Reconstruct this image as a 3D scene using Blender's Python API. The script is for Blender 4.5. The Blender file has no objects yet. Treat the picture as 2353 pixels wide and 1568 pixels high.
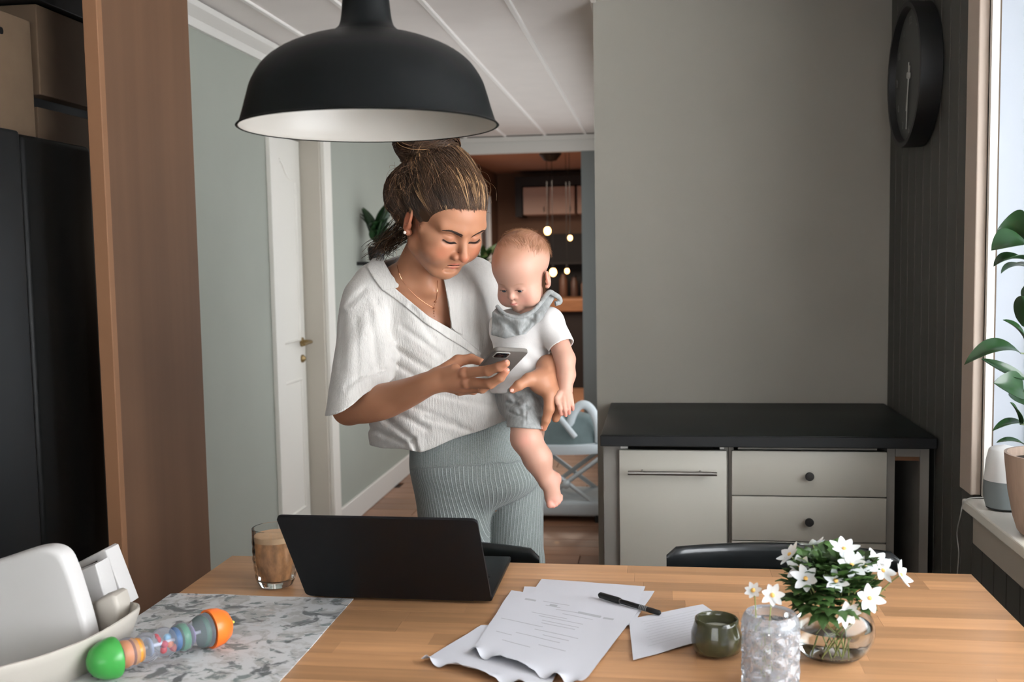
import bpy, bmesh, math, random
import numpy as np
from mathutils import Vector, Matrix, noise as mnoise
random.seed(7)
rng = np.random.default_rng(7)
scene = bpy.context.scene
COL = scene.collection

# ------------------------------------------------------------------ camera
CAMF = 2350.0
CAMC = np.array([0.0, 0.0, 1.45])
_y, _p, _r = [math.radians(a) for a in (8.13, 4.57, 0.985)]
FW = np.array([-math.sin(_y)*math.cos(_p), math.cos(_y)*math.cos(_p), -math.sin(_p)])
_rt = np.array([math.cos(_y), math.sin(_y), 0.0]); _dn = np.cross(FW, _rt)
RX = _rt*math.cos(_r)+_dn*math.sin(_r); RY = -_rt*math.sin(_r)+_dn*math.cos(_r)
cam_data = bpy.data.cameras.new('camera'); cam = bpy.data.objects.new('camera', cam_data)
COL.objects.link(cam); scene.camera = cam
cam.matrix_world = Matrix(((RX[0], -RY[0], -FW[0], CAMC[0]), (RX[1], -RY[1], -FW[1], CAMC[1]),
                           (RX[2], -RY[2], -FW[2], CAMC[2]), (0, 0, 0, 1)))
cam_data.sensor_width = 36.0
cam_data.lens = CAMF*36.0/2353.0
cam_data.clip_start = 0.05; cam_data.clip_end = 100
cam_data.dof.use_dof = True
cam_data.dof.focus_distance = 2.42
cam_data.dof.aperture_fstop = 4.6

def at(px, py, X=None, Y=None, Z=None):
    """a point of the photograph at a known plane of the room"""
    d = FW + RX*(px-1176.5)/CAMF + RY*(py-784.0)/CAMF
    t = d_ = None
    if X is not None: t = X/d[0]
    elif Y is not None: t = Y/d[1]
    else: t = (Z-1.45)/d[2]
    return CAMC + d*t

# ------------------------------------------------------------------ light
def area(name, loc, rot, sx, sy, power, color):
    l = bpy.data.lights.new(name, 'AREA'); l.shape = 'RECTANGLE'; l.size = sx; l.size_y = sy
    l.energy = power; l.color = color
    o = bpy.data.objects.new(name, l); COL.objects.link(o); o.location = loc; o.rotation_euler = rot
    return o
world = bpy.data.worlds.new('sky'); scene.world = world; world.use_nodes = True
bg = world.node_tree.nodes['Background']; bg.inputs[0].default_value = (0.80, 0.89, 1.0, 1); bg.inputs[1].default_value = 0.82
# daylight through the window on the right and the windows behind the camera; added hall fill
area('window_daylight', (1.45, 0.9, 1.45), (0, math.radians(96), 0), 1.5, 2.4, 150, (0.95, 0.975, 1.0))
area('rear_window_daylight', (-0.9, -2.9, 1.4), (math.radians(112), 0, 0), 2.6, 1.5, 58, (0.97, 0.985, 1.0))
area('hall_fill', (-0.28, 5.9, 1.25), (0, math.radians(90), 0), 1.7, 3.4, 34.0, (0.92, 0.96, 1.0))  # added fill to brighten the hall, no opening in that wall
area('far_room_lamp_glow', (-1.2, 10.0, 2.2), (0, 0, 0), 1.6, 1.6, 85, (1.0, 0.82, 0.66))
scene.view_settings.view_transform = 'Standard'; scene.view_settings.look = 'None'
scene.view_settings.gamma = 1; scene.view_settings.use_curve_mapping = False
scene.view_settings.exposure = -0.20

# ------------------------------------------------------------------ helpers
def lin(c):
    c = [v/255.0 for v in c]
    return tuple(v/12.92 if v <= 0.04045 else ((v+0.055)/1.055)**2.4 for v in c)
MATS = {}
def mat(name, rgb, rough=0.5, metal=0.0, spec=0.5, noise=None, bump=None, sss=0.0, trans=0.0, ior=1.45,
        emit=None, estr=0, alpha=1, coat=0.0, sheen=0.0, rand=0.0, attr=None, sssr=(0.012, 0.005, 0.003)):
    """noise=(scale, amount, stretch xyz, detail); bump=(scale, strength, distance, stretch xyz)"""
    if name in MATS: return MATS[name]
    m = bpy.data.materials.new(name); m.use_nodes = True; nt = m.node_tree; N = nt.nodes; L = nt.links
    b = N['Principled BSDF']; c = lin(rgb)
    b.inputs['Base Color'].default_value = (*c, 1); b.inputs['Roughness'].default_value = rough
    b.inputs['Metallic'].default_value = metal; b.inputs['Specular IOR Level'].default_value = spec
    b.inputs['IOR'].default_value = ior; b.inputs['Transmission Weight'].default_value = trans
    b.inputs['Coat Weight'].default_value = coat; b.inputs['Sheen Weight'].default_value = sheen
    b.inputs['Alpha'].default_value = alpha
    if sss:
        b.inputs['Subsurface Weight'].default_value = sss; b.inputs['Subsurface Radius'].default_value = sssr
        b.inputs['Subsurface Scale'].default_value = 1.0
    if emit: b.inputs['Emission Color'].default_value = (*lin(emit), 1); b.inputs['Emission Strength'].default_value = estr
    geo = N.new('ShaderNodeNewGeometry')
    src = None
    if attr:
        a = N.new('ShaderNodeAttribute'); a.attribute_name = attr; src = a.outputs['Color']
    def mapped(st):
        mp = N.new('ShaderNodeMapping'); mp.inputs['Scale'].default_value = st
        L.new(geo.outputs['Position'], mp.inputs['Vector']); return mp.outputs['Vector']
    if noise or rand:
        mul = N.new('ShaderNodeMix'); mul.data_type = 'RGBA'; mul.blend_type = 'MULTIPLY'; mul.inputs['Factor'].default_value = 1
        mul.inputs['A'].default_value = (*c, 1)
        if src: L.new(src, mul.inputs['A'])
        val = None
        if noise:
            tx = N.new('ShaderNodeTexNoise'); tx.inputs['Scale'].default_value = noise[0]; tx.inputs['Detail'].default_value = noise[3] if len(noise) > 3 else 4
            L.new(mapped(noise[2] if len(noise) > 2 else (1, 1, 1)), tx.inputs['Vector'])
            mr = N.new('ShaderNodeMapRange'); mr.inputs['From Min'].default_value = 0.25; mr.inputs['From Max'].default_value = 0.75
            mr.inputs['To Min'].default_value = 1-noise[1]; mr.inputs['To Max'].default_value = 1+noise[1]*0.5
            L.new(tx.outputs['Fac'], mr.inputs['Value']); val = mr.outputs['Result']
        if rand:
            oi = N.new('ShaderNodeObjectInfo'); mr2 = N.new('ShaderNodeMapRange')
            mr2.inputs['To Min'].default_value = 1-rand; mr2.inputs['To Max'].default_value = 1+rand*0.5
            L.new(oi.outputs['Random'], mr2.inputs['Value'])
            if val:
                mm = N.new('ShaderNodeMath'); mm.operation = 'MULTIPLY'; L.new(val, mm.inputs[0]); L.new(mr2.outputs['Result'], mm.inputs[1]); val = mm.outputs[0]
            else: val = mr2.outputs['Result']
        cb = N.new('ShaderNodeCombineXYZ')
        for i in range(3): L.new(val, cb.inputs[i])
        L.new(cb.outputs[0], mul.inputs['B']); src = mul.outputs['Result']
    if src: L.new(src, b.inputs['Base Color'])
    if bump:
        tx = N.new('ShaderNodeTexNoise'); tx.inputs['Scale'].default_value = bump[0]; tx.inputs['Detail'].default_value = 3
        L.new(mapped(bump[3] if len(bump) > 3 else (1, 1, 1)), tx.inputs['Vector'])
        bp = N.new('ShaderNodeBump'); bp.inputs['Strength'].default_value = bump[1]; bp.inputs['Distance'].default_value = bump[2]
        L.new(tx.outputs['Fac'], bp.inputs['Height']); L.new(bp.outputs['Normal'], b.inputs['Normal'])
    MATS[name] = m; return m

def root_loc(o):
    v = np.zeros(3)
    while o is not None: v += np.array(o.location); o = o.parent
    return v
def link(name, me, m, parent=None, kind=None, label=None):
    o = bpy.data.objects.new(name, me); COL.objects.link(o)
    if m and not me.materials: me.materials.append(m)
    if parent: o.parent = parent
    if kind: o['kind'] = kind
    if label: o['label'] = label
    return o
def tag(o, label, cat, group=None):
    o['label'] = label; o['category'] = cat
    if group: o['group'] = group
    return o
def thing(name, label, cat, loc=(0, 0, 0), group=None):
    o = bpy.data.objects.new(name, None); COL.objects.link(o); o.location = [float(v) for v in loc]; o.empty_display_size = 0.05
    return tag(o, label, cat, group)
def copy_tree(o, loc, label=None):
    c = o.copy(); COL.objects.link(c); c.location = loc
    if label: c['label'] = label
    for ch in list(o.children):
        d = ch.copy(); COL.objects.link(d); d.parent = c
        for g in list(ch.children):
            e = g.copy(); COL.objects.link(e); e.parent = d
    return c

class MB:
    def __init__(s): s.v = []; s.f = []
    def add(s, v, f):
        n = len(s.v); s.v += [tuple(map(float, p)) for p in v]; s.f += [tuple(i+n for i in q) for q in f]; return s
    def box(s, a, b, bev=0.0, seg=2):
        a, b = np.minimum(a, b), np.maximum(a, b)
        if bev <= 0:
            v = [(x, y, z) for x in (a[0], b[0]) for y in (a[1], b[1]) for z in (a[2], b[2])]
            return s.add(v, [(0, 1, 3, 2), (4, 6, 7, 5), (0, 4, 5, 1), (2, 3, 7, 6), (0, 2, 6, 4), (1, 5, 7, 3)])
        bm = bmesh.new(); bmesh.ops.create_cube(bm, size=1)
        for q in bm.verts: q.co = Vector([(a[i]+b[i])/2+q.co[i]*(b[i]-a[i]) for i in range(3)])
        bmesh.ops.bevel(bm, geom=bm.edges[:], offset=bev, segments=seg, profile=0.5, affect='EDGES')
        return s.bm(bm)
    def bm(s, bm, M=None):
        if M is not None: bm.transform(M)
        bm.verts.index_update()
        s.add([q.co[:] for q in bm.verts], [[q.index for q in f.verts] for f in bm.faces]); bm.free(); return s
    def ring(s, pts_list, closed=True, cap=True):
        n = len(pts_list[0]); base = len(s.v)
        for r in pts_list: s.v += [tuple(map(float, p)) for p in r]
        for i in range(len(pts_list)-1):
            for j in range(n if closed else n-1):
                k = (j+1) % n
                s.f.append((base+i*n+j, base+i*n+k, base+(i+1)*n+k, base+(i+1)*n+j))
        if cap and closed:
            s.f.append(tuple(base+j for j in reversed(range(n)))); e = base+(len(pts_list)-1)*n
            s.f.append(tuple(e+j for j in range(n)))
        return s
    def tube(s, path, r, n=10, cap=True, flat=None):
        path = np.array(path, float); m = len(path); r = np.broadcast_to(r, (m,))
        T = np.gradient(path, axis=0); T /= np.linalg.norm(T, axis=1)[:, None]+1e-12
        up = np.array([0, 0, 1.0]) if abs(T[0][2]) < 0.9 else np.array([1.0, 0, 0])
        if flat is not None: up = np.array(flat[0], float)
        rings = []
        a = np.linspace(0, 2*math.pi, n, endpoint=False); U = None
        for i in range(m):
            if U is None: U = np.cross(T[i], up); 
            U = U-T[i]*(U@T[i]); U /= np.linalg.norm(U)+1e-12; V = np.cross(T[i], U)
            fl = flat[1] if flat is not None else 1.0
            rings.append(path[i]+r[i]*(np.cos(a)[:, None]*U+np.sin(a)[:, None]*V*fl))
        return s.ring(rings, True, cap)
    def cyl(s, a, b, r1, r2=None, n=16):
        return s.tube([a, b], [r1, r1 if r2 is None else r2], n)
    def lathe(s, prof, c, n=32, axis=2, close=False, dirv=None):
        a = np.linspace(0, 2*math.pi, n, endpoint=False)
        if dirv is None:
            ax = np.zeros(3); ax[axis] = 1
        else: ax = np.array(dirv, float)/np.linalg.norm(dirv)
        t = np.array([1.0, 0, 0]) if abs(ax[0]) < .9 else np.array([0, 1.0, 0])
        U = np.cross(ax, t); U /= np.linalg.norm(U); V = np.cross(ax, U)
        rings = [np.array(c)+max(r, 1e-4)*(np.cos(a)[:, None]*U+np.sin(a)[:, None]*V)+ax*z for r, z in prof]
        if close: rings.append(rings[0])
        return s.ring(rings, True, not close)
    def prism(s, poly, z0, z1, fn=None):
        """polygon in xy, extruded z0..z1, fn maps (x,y,z)->world"""
        fn = fn or (lambda x, y, z: (x, y, z)); n = len(poly)
        v = [fn(x, y, z0) for x, y in poly]+[fn(x, y, z1) for x, y in poly]
        f = [tuple(reversed(range(n))), tuple(range(n, 2*n))]+[(i, (i+1) % n, n+(i+1) % n, n+i) for i in range(n)]
        return s.add(v, f)
    def mesh(s, name, off=(0, 0, 0), smooth=None):
        me = bpy.data.meshes.new(name); o = np.array(off)
        me.from_pydata((np.array(s.v)-o).tolist(), [], s.f)
        bm = bmesh.new(); bm.from_mesh(me); bmesh.ops.recalc_face_normals(bm, faces=bm.faces[:]); bm.to_mesh(me); bm.free()
        if smooth is not None:
            me.polygons.foreach_set('use_smooth', [True]*len(me.polygons)); me.set_sharp_from_angle(angle=math.radians(smooth))
        me.update(); return me
    def build(s, name, m, parent=None, smooth=None, kind=None, label=None):
        return link(name, s.mesh(name, root_loc(parent), smooth), m, parent, kind, label)

def rbox(a, b, bev=0.004): return MB().box(a, b, bev)
def struct(name, mb, m): return mb.build(name, m, None, kind='structure')

# ------------------------------------------------------------------ materials
WHITE = mat('white_paint', (214, 211, 205), 0.45, bump=(60, .05, .002))
WHITE2 = mat('door_white', (226, 223, 215), 0.4)
SAGE = mat('sage_wall_paint', (158, 162, 152), 0.75, bump=(220, .12, .001), noise=(3, .04))
GREIGE = mat('greige_wall_paint', (160, 156, 146), 0.8, bump=(260, .25, .0012), noise=(2.5, .05))
DARKW = mat('dark_panel_paint', (76, 75, 70), 0.6, noise=(8, .06, (1, 1, .3)), rand=.05)
CEIL = mat('ceiling_board', (232, 225, 220), 0.7, noise=(5, .04), rand=.03)
BATT = mat('ceiling_batten', (246, 242, 238), 0.6)
TRIMB = mat('window_casing_paint', (176, 160, 146), 0.5)
BLACKM = mat('black_metal', (5, 8, 9), 0.5, spec=.18, bump=(300, .05, .0005))
BLACKP = mat('black_plastic', (22, 23, 24), 0.5)
CHARC = mat('charcoal_worktop', (28, 33, 32), 0.5, spec=.3, noise=(180, .25), bump=(500, .1, .0005))
CABF = mat('cabinet_front_paint', (188, 184, 172), 0.42, noise=(2, .03))
CABS = mat('cabinet_carcass', (138, 133, 126), 0.6)
STEEL = mat('brushed_steel', (150, 148, 144), 0.28, metal=1.0)
MDF = mat('mdf_board', (116, 84, 61), 0.7, noise=(2.2, .28, (.3, 3.0, .12)), bump=(300, .05, .001))
MDFE = mat('mdf_edge', (150, 108, 77), 0.7)
FRIDGE = mat('black_fridge_front', (12, 17, 20), 0.45, spec=.25, noise=(2, .15))
CARD = mat('raw_board', (112, 92, 72), 0.8, noise=(6, .18))
STAVE = mat('oak_stave', (190, 143, 102), 0.38, noise=(14, .24, (.25, 3.2, 1), 6), bump=(60, .06, .0006, (.15, 3, 1)), rand=.28, coat=.15)
PLANK = mat('floor_plank', (150, 108, 82), 0.4, noise=(9, .25, (.35, 3.5, 1), 5), rand=.25, coat=.1)
LAPT = mat('laptop_metal', (30, 31, 34), 0.38, metal=.7)
PLW = mat('high_chair_white', (204, 202, 200), 0.4)
PLW2 = mat('high_chair_tray', (184, 178, 168), 0.45)
GLASS = mat('clear_glass', (250, 252, 252), 0.0, trans=1.0, ior=1.3)
# ------------------------------------------------------------------ room shell
fl = struct('floor', MB().box((-2.4, -3.1, -.06), (1.0, 8.0, -.012)).box((-4.2, 8.0, -.06), (1.6, 13.2, -.012)), mat('subfloor', (60, 44, 34), .8))
pl_mesh = MB().box((-.598, -.0685, -.012), (.598, .0685, 0), .0015, 1).mesh('plank')
k = 0
for j in range(58):
    y = 0.07+.14*j
    if y > 8: break
    for i in range(4):
        x = -2.05+(j*.43) % 1.2-.35+i*1.2
        x0, x1 = x-.598, x+.598
        lo, hi = (-2.3, .82) if y < 3.9 else (-1.70, -.23)
        x0, x1 = max(x0, lo), min(x1, hi)
        if x1-x0 < .08: continue
        o = link('plank', pl_mesh, PLANK, fl); o.location = ((x0+x1)/2, y, 0); o.scale = ((x1-x0)/1.196, 1, 1); k += 1
o = MB().box((-4.2, 8.05, -.012), (1.6, 13.2, 0)).build('far_room_boards', PLANK, fl)

wl = MB()
wl.box((-1.83, 3.25, 0), (-1.70, 4.44, 2.4)).box((-1.83, 5.10, 0), (-1.70, 8.0, 2.4)).box((-1.83, 4.44, 2.09), (-1.70, 5.10, 2.4))
wl.box((-2.4, -3.1, 0), (-2.3, 3.35, 2.4)).box((-2.3, 3.25, 0), (-1.83, 3.35, 2.4)).box((-1.98, 4.40, 0), (-1.88, 5.14, 2.1))
struct('wall_left', wl, SAGE)
struct('wall_back', MB().box((-.23, 3.88, 0), (1.0, 4.0, 2.4)).box((-.23, 4.0, 0), (-.13, 8.0, 2.4)), GREIGE)
struct('wall_front', MB().box((-2.4, -3.2, 0), (-2.2, -3.1, 2.4)).box((.4, -3.2, 0), (1.0, -3.1, 2.4)).box((-2.2, -3.2, 0), (.4, -3.1, .8)).box((-2.2, -3.2, 2.25), (.4, -3.1, 2.4)), SAGE)
WY0, WY1 = .15, 2.765
wr = struct('wall_right', MB().box((.86, WY1, 0), (1.0, 3.88, 2.4)).box((.86, -3.1, 0), (1.0, WY0, 2.4)).box((.86, WY0, 0), (1.0, WY1, .78)).box((.86, WY0, 2.3), (1.0, WY1, 2.4)), mat('wall_backing', (84, 82, 78), .7))
# vertical boards with recessed joints
bw = .094
y = 3.876
while y > -.2:
    full = y-bw > WY1-.01
    top = 2.4 if full else .79
    MB().box((.832, y-bw+.003, 0.0), (.86, y, top), .003, 1).build('panel_board', DARKW, wr)
    y -= bw
cl = struct('ceiling', MB().box((-2.4, -3.2, 2.415), (1.0, 8.0, 2.5)), CEIL)
for i in range(11):
    x0 = -2.393+.309*i+.0; x1 = x0+.309
    MB().box((x0+.006, -3.1, 2.401), (min(x1-.006, .99), 7.99, 2.415)).build('ceiling_panel', CEIL, cl)
    if x1 < .9: MB().box((x1-.011, -3.1, 2.392), (x1+.011, 7.99, 2.412), .003, 1).build('batten', BATT, cl)
struct('trim_1', MB().prism([(-1.70, 2.392), (-1.62, 2.392), (-1.63, 2.375), (-1.67, 2.35), (-1.685, 2.325), (-1.70, 2.325)], 3.22, 8.0, lambda x, z, y: (x, y, z)), WHITE)
struct('baseboard_left', MB().box((-1.70, 5.20, 0), (-1.68, 8.0, .13), .004, 1).box((-1.70, 3.26, 0), (-1.68, 4.34, .13), .004, 1), WHITE)
# far opening of the hall
struct('trim_2', MB().box((-1.70, 7.93, 2.27), (-.23, 8.0, 2.392)).box((-1.70, 7.90, 2.355), (-.23, 7.93, 2.392)), WHITE)
struct('wall_far', MB().box((-.575, 7.94, 0), (-.23, 8.06, 2.27)).box((-1.70, 7.94, 0), (-1.58, 8.06, 2.27)), mat('grey_jamb', (120, 124, 122), .6))
# door in the left wall: leaf recessed in the opening, casing around it
d = bpy.data.objects.new('door_1', None); COL.objects.link(d); d.location = (-1.80, 4.78, 0); d['kind'] = 'structure'
MB().box((-1.835, 4.455, .01), (-1.80, 5.06, 2.065), .003).build('door_leaf', WHITE2, d)
def frame_panel(y0, y1, z0, z1, arch=False):
    pts = [(y0, z0), (y1, z0), (y1, z1)]
    if arch:
        for t in np.linspace(0, 1, 13)[1:-1]:
            yy = y1+(y0-y1)*t; pts.append((yy, z1+.09*math.exp(-((t-.5)/.18)**2)))
    pts.append((y0, z1)); pts.append((y0, z0)); pts = np.array(pts)
    path = np.c_[np.full(len(pts), -1.799), pts]
    m = MB()
    for a, b in zip(path[:-1], path[1:]): m.cyl(a, b, .007, n=6)
    return m
frame_panel(4.56, 4.98, 1.06, 1.86, True).build('panel_moulding', WHITE2, d, 40)
frame_panel(4.56, 4.98, .20, .86).build('panel_moulding', WHITE2, d, 40)
MB().box((-1.83, 5.066, 0), (-1.70, 5.10, 2.10)).box((-1.83, 4.42, 0), (-1.70, 4.452, 2.10)).box((-1.83, 4.42, 2.07), (-1.70, 5.10, 2.10)).build('door_frame', mat('jamb_cream', (190, 184, 172), .5), d)
MB().box((-1.70, 5.09, 0), (-1.678, 5.20, 2.084), .003).box((-1.70, 4.345, 0), (-1.678, 4.45, 2.084), .003).box((-1.70, 4.345, 2.085), (-1.677, 5.2, 2.185), .003).build('door_casing', WHITE2, d)
BRASS = mat('aged_brass', (150, 128, 90), .35, metal=1)
hz = at(735, 778, X=-1.78)[2]
hd = MB().lathe([(.024, 0), (.024, .008), (.012, .012), (.010, .05)], (-1.80, 5.0, hz), 16, dirv=(1, 0, 0)).tube([(-1.75, 5.005, hz), (-1.748, 4.96, hz), (-1.75, 4.90, hz-.006)], [.009, .008, .007], 8).build('door_handle', BRASS, d, 40)
MB().lathe([(.020, 0), (.020, .008), (.008, .02), (.0001, .022)], (-1.80, 5.0, hz-.085), 14, dirv=(1, 0, 0)).build('key_rose', BRASS, d, 40)

# window in the right wall
w = bpy.data.objects.new('window_1', None); COL.objects.link(w); w.location = (.83, 2.8, .78); w['kind'] = 'structure'
MB().box((.806, WY1+.005, .815), (.832, 2.868, 2.4), .003).build('casing', TRIMB, w)
MB().box((.806, WY0-.09, .815), (.832, WY0, 2.4), .003).build('casing', TRIMB, w)
MB().box((.806, WY0, 2.3), (.832, WY1+.005, 2.4), .003).build('casing', TRIMB, w)
LINING = mat('reveal_paint', (176, 182, 190), .6)
MB().box((.832, WY1-.014, .815), (.850, WY1+.002, 2.3)).build('stop', WHITE2, w)
MB().box((.850, WY1-.012, .815), (.8545, WY1+.002, 2.3)).build('gasket', mat('brown_gasket', (96, 80, 64), .6), w)
MB().box((.8545, WY1-.010, .815), (.99, WY1+.002, 2.3)).build('reveal', LINING, w)
MB().box((.832, WY0-.002, .815), (.99, WY0+.010, 2.3)).build('reveal', LINING, w)
MB().box((.95, WY1-.05, .815), (.99, WY1-.010, 2.3)).build('sash', LINING, w)
MB().box((.95, WY0+.010, .815), (.99, WY0+.05, 2.3)).build('sash', LINING, w)
MB().box((.95, WY0+.05, .815), (.99, WY1-.05, .845)).build('sash', LINING, w)
MB().box((.95, WY0+.05, 2.26), (.99, WY1-.05, 2.3)).build('sash', LINING, w)
MB().box((.968, WY0+.05, .845), (.972, WY1-.05, 2.26)).build('pane', mat('window_glass', (255, 255, 255), 0.0, trans=1, ior=1.01), w)
MB().box((.775, WY0-.1, .787), (1.0, 2.735, .815), .004).build('sill_board', mat('sill_paint', (214, 210, 200), .3), w)
MB().box((.800, WY0-.1, .700), (.832, 2.725, .787), .003).build('apron', mat('apron_paint', (176, 166, 152), .5), w)

# MDF end panel and boards by the fridge
t = thing('partition_board', 'tall brown unpainted board panel standing between black fridge and grey wall', 'panel', (-1.53, 2.95, 0))
MB().box((-1.545, 2.70, .0), (-1.515, 3.24, 2.39), .001, 1).build('board', MDF, t)
MB().box((-1.555, 2.672, 0), (-1.512, 2.70, 2.39), .002, 1).build('edge_strip', MDFE, t)
t = thing('fridge', 'tall matte black fridge at the left edge beside the brown panel', 'fridge', (-1.9, 2.2, 0))
MB().box((-2.28, 1.55, .03), (-1.66, 2.785, 1.80), .012).build('cabinet_body', mat('fridge_body', (7, 8, 8), .5, spec=.2), t)
MB().box((-1.655, 2.46, .06), (-1.615, 2.790, 1.795), .018, 3).build('door', mat('fridge_door_black', (6, 7, 7), .45, spec=.2), t, 40)
MB().box((-1.655, 1.55, .06), (-1.612, 2.45, 1.80), .01, 3).build('door', FRIDGE, t, 40)
for a, b in (((-2.2, 1.6), 0), ((-2.2, 2.55), 0), ((-1.75, 1.6), 0), ((-1.75, 2.55), 0)): MB().cyl((a[0], a[1], 0), (a[0], a[1], .05), .02).build('foot', BLACKP, t)
t = thing('wall_shelf', 'dark shelf beyond the fridge carrying the right board boxes', 'shelf', (-1.95, 2.98, 1.78))
MB().box((-2.295, 2.80, 1.775), (-1.75, 3.24, 1.80), .002, 1).build('board', BLACKP, t)
t = thing('box', 'left brown board box on top of the black fridge', 'box', (-1.95, 2.45, 1.80), 'board boxes above the fridge')
MB().box((-2.25, 2.1, 1.801), (-1.752, 2.738, 2.145), .004).build('carton', CARD, t)
MB().lathe([(.010, 0), (.010, .002)], (-1.752, 2.60, 2.09), 10, dirv=(1, 0, 0)).build('hole', BLACKP, t)
t = thing('box', 'lower right brown board box beside the tall brown panel', 'box', (-1.95, 2.99, 1.80), 'board boxes above the fridge')
MB().box((-2.25, 2.77, 1.801), (-1.765, 3.22, 1.912), .003).build('carton', CARD, t)
t = thing('box', 'upper right brown board box above a dark gap beside the tall brown panel', 'box', (-1.95, 2.99, 1.94), 'board boxes above the fridge')
MB().box((-2.25, 2.765, 1.945), (-1.75, 3.22, 2.20), .003).build('carton', CARD, t)
MB().box((-2.22, 2.80, 1.912), (-1.80, 3.2, 1.945)).build('spacer', BLACKP, t)
t = thing('dark_filler', 'added black filler block above the board boxes in the upper left corner', 'cabinet', (-1.95, 2.5, 2.205))
MB().box((-2.295, 1.6, 2.205), (-1.73, 3.24, 2.385), .003).build('body', BLACKP, t)  # block added to keep the area above the boxes black
# ------------------------------------------------------------------ sideboard
CF, CB = 3.20, 3.88
t = thing('worktop', 'charcoal laminate worktop lying over the cream cabinets', 'worktop', (.32, 3.5, .862))
MB().box((-.178, 3.165, .862), (.822, 3.875, .900), .005, 2).build('slab', CHARC, t, 40)
MB().box((-.179, 3.158, .864), (.823, 3.166, .898), .002, 1).build('edge_band', mat('edge_band_black', (14, 16, 18), .5), t, 40)
t = thing('cabinet', 'single-door cream cabinet with long steel bar handle', 'cabinet', (.04, 3.5, 0), 'cabinets under the charcoal worktop')
MB().box((-.172, CF+.012, 0), (-.120, CB-.01, .862)).box((-.120, CF+.02, .07), (-.104, CB-.01, .862)).box((.204, CF+.02, .07), (.2165, CB-.01, .862)).box((-.104, CB-.03, .07), (.204, CB-.01, .86)).box((-.104, CF+.02, .07), (.204, CB-.03, .086)).build('carcass', CABS, t)
MB().box((-.118, CF+.012, .848), (-.095, CF+.03, .861)).build('top_clip', WHITE, t); MB().box((.190, CF+.012, .848), (.203, CF+.03, .861)).build('top_clip', WHITE, t)
dr = MB().box((-.122, CF-.006, .075), (.210, CF+.014, .846), .002, 2).build('door', CABF, t, 40)
z = at(1548, 1088, Y=3.16)[2]
h = MB().cyl((-.094, CF-.045, z), (.178, CF-.045, z), .0068, n=16).build('handle', STEEL, dr, 40)
for x in (-.05, .13): MB().cyl((x, CF-.045, z), (x, CF, z), .004, n=10).build('handle_post', STEEL, dr, 40)
t = thing('cabinet', 'wide cream drawer cabinet with small round black knobs', 'cabinet', (.45, 3.5, 0), 'cabinets under the charcoal worktop')
MB().box((.218, CF+.02, .0), (.232, CB-.01, .862)).box((.690, CF+.006, .0), (.713, CB-.01, .862)).box((.232, CB-.03, .07), (.690, CB-.01, .86)).box((.232, CF+.02, .07), (.690, CB-.03, .086)).box((.245, CF+.005, .850), (.66, CF+.02, .861)).build('carcass', CABS, t)
for i in range(5):
    z1 = .846-i*.1425
    dr = MB().box((.226, CF-.004, max(z1-.1390, .08)), (.688, CF+.016, z1), .002, 2).build('drawer_front', CABF, t, 40)
    kz = z1-.073
    MB().lathe([(.006, 0), (.006, .014), (.0125, .018), (.0135, .026), (.012, .029), (.0001, .030)], (.457, CF-.003, kz), 20, dirv=(0, -1, 0)).build('knob', mat('dark_knob', (44, 42, 40), .45), dr, 40)
t = thing('shelf_unit', 'narrow open dark slot unit at the right end of the cabinets', 'shelf unit', (.76, 3.5, 0))
MB().box((.785, CF, 0), (.811, CB-.01, .862)).box((.714, CF+.002, .832), (.785, CB-.01, .862)).build('carcass', CABS, t)
MB().box((.714, CF+.012, .818), (.785, CB-.02, .831)).build('rail', mat('raw_pine', (120, 82, 52), .6), t)
MB().box((.714, CB-.03, 0), (.785, CB-.012, .818)).build('back_board', mat('slot_dark', (30, 32, 34), .7), t)

# ------------------------------------------------------------------ clock
cx, cy_, cz = .77, 3.40, at(2100, 158, X=.77)[2]+.0
t = thing('wall_clock', 'round black wall clock with thin pale hands on the dark panelled wall', 'clock', (.832, cy_, cz))
MB().lathe([(.205, .0), (.221, .004), (.223, .06), (.221, .066), (.207, .066), (.203, .058), (.203, .02)], (.832, cy_, cz), 64, dirv=(-1, 0, 0), close=True).build('case', BLACKP, t, 40)
MB().lathe([(.204, .0), (.204, .045)], (.832, cy_, cz), 64, dirv=(-1, 0, 0)).build('dial', mat('clock_dial', (70, 71, 69), .5), t, 40)
HND = mat('clock_hand_pale', (176, 176, 170), .5)
def hand(ang, L, tail, wd, dx):
    c, s_ = math.cos(ang), math.sin(ang)   # ang from 12 o'clock, clockwise seen from the room (-X side)
    f = lambda u, v, w_: (.832-.046-w_, cy_-(v*s_+u*c), cz+v*c-u*s_)
    return MB().prism([(-wd, -tail), (wd, -tail), (wd*.6, L), (-wd*.6, L)], dx, dx+.0015, f)
hand(math.radians(187), .165, .04, .0035, .004).build('minute_hand', HND, t)
hand(math.radians(197), .11, .03, .005, .002).build('hour_hand', HND, t)
MB().lathe([(.010, 0), (.010, .008)], (.786, cy_, cz), 16, dirv=(-1, 0, 0)).build('hub', HND, t)
for i in range(1, 13):
    cu = bpy.data.curves.new('num', 'FONT'); cu.body = str(i); cu.size = .034; cu.align_x = 'CENTER'; cu.align_y = 'CENTER'; cu.extrude = .0004
    to = bpy.data.objects.new('tmp', cu); COL.objects.link(to); bpy.context.view_layer.update()
    me = bpy.data.meshes.new_from_object(to.evaluated_get(bpy.context.evaluated_depsgraph_get())); bpy.data.objects.remove(to)
    a = math.radians(30*i); py_, pz_ = -.168*math.sin(a), .168*math.cos(a)
    me.transform(Matrix(((0, 0, -1, -.0465), (-1, 0, 0, py_), (0, 1, 0, pz_), (0, 0, 0, 1))))
    link('numeral', me, mat('clock_numeral', (118, 118, 114), .6), t)

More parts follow.
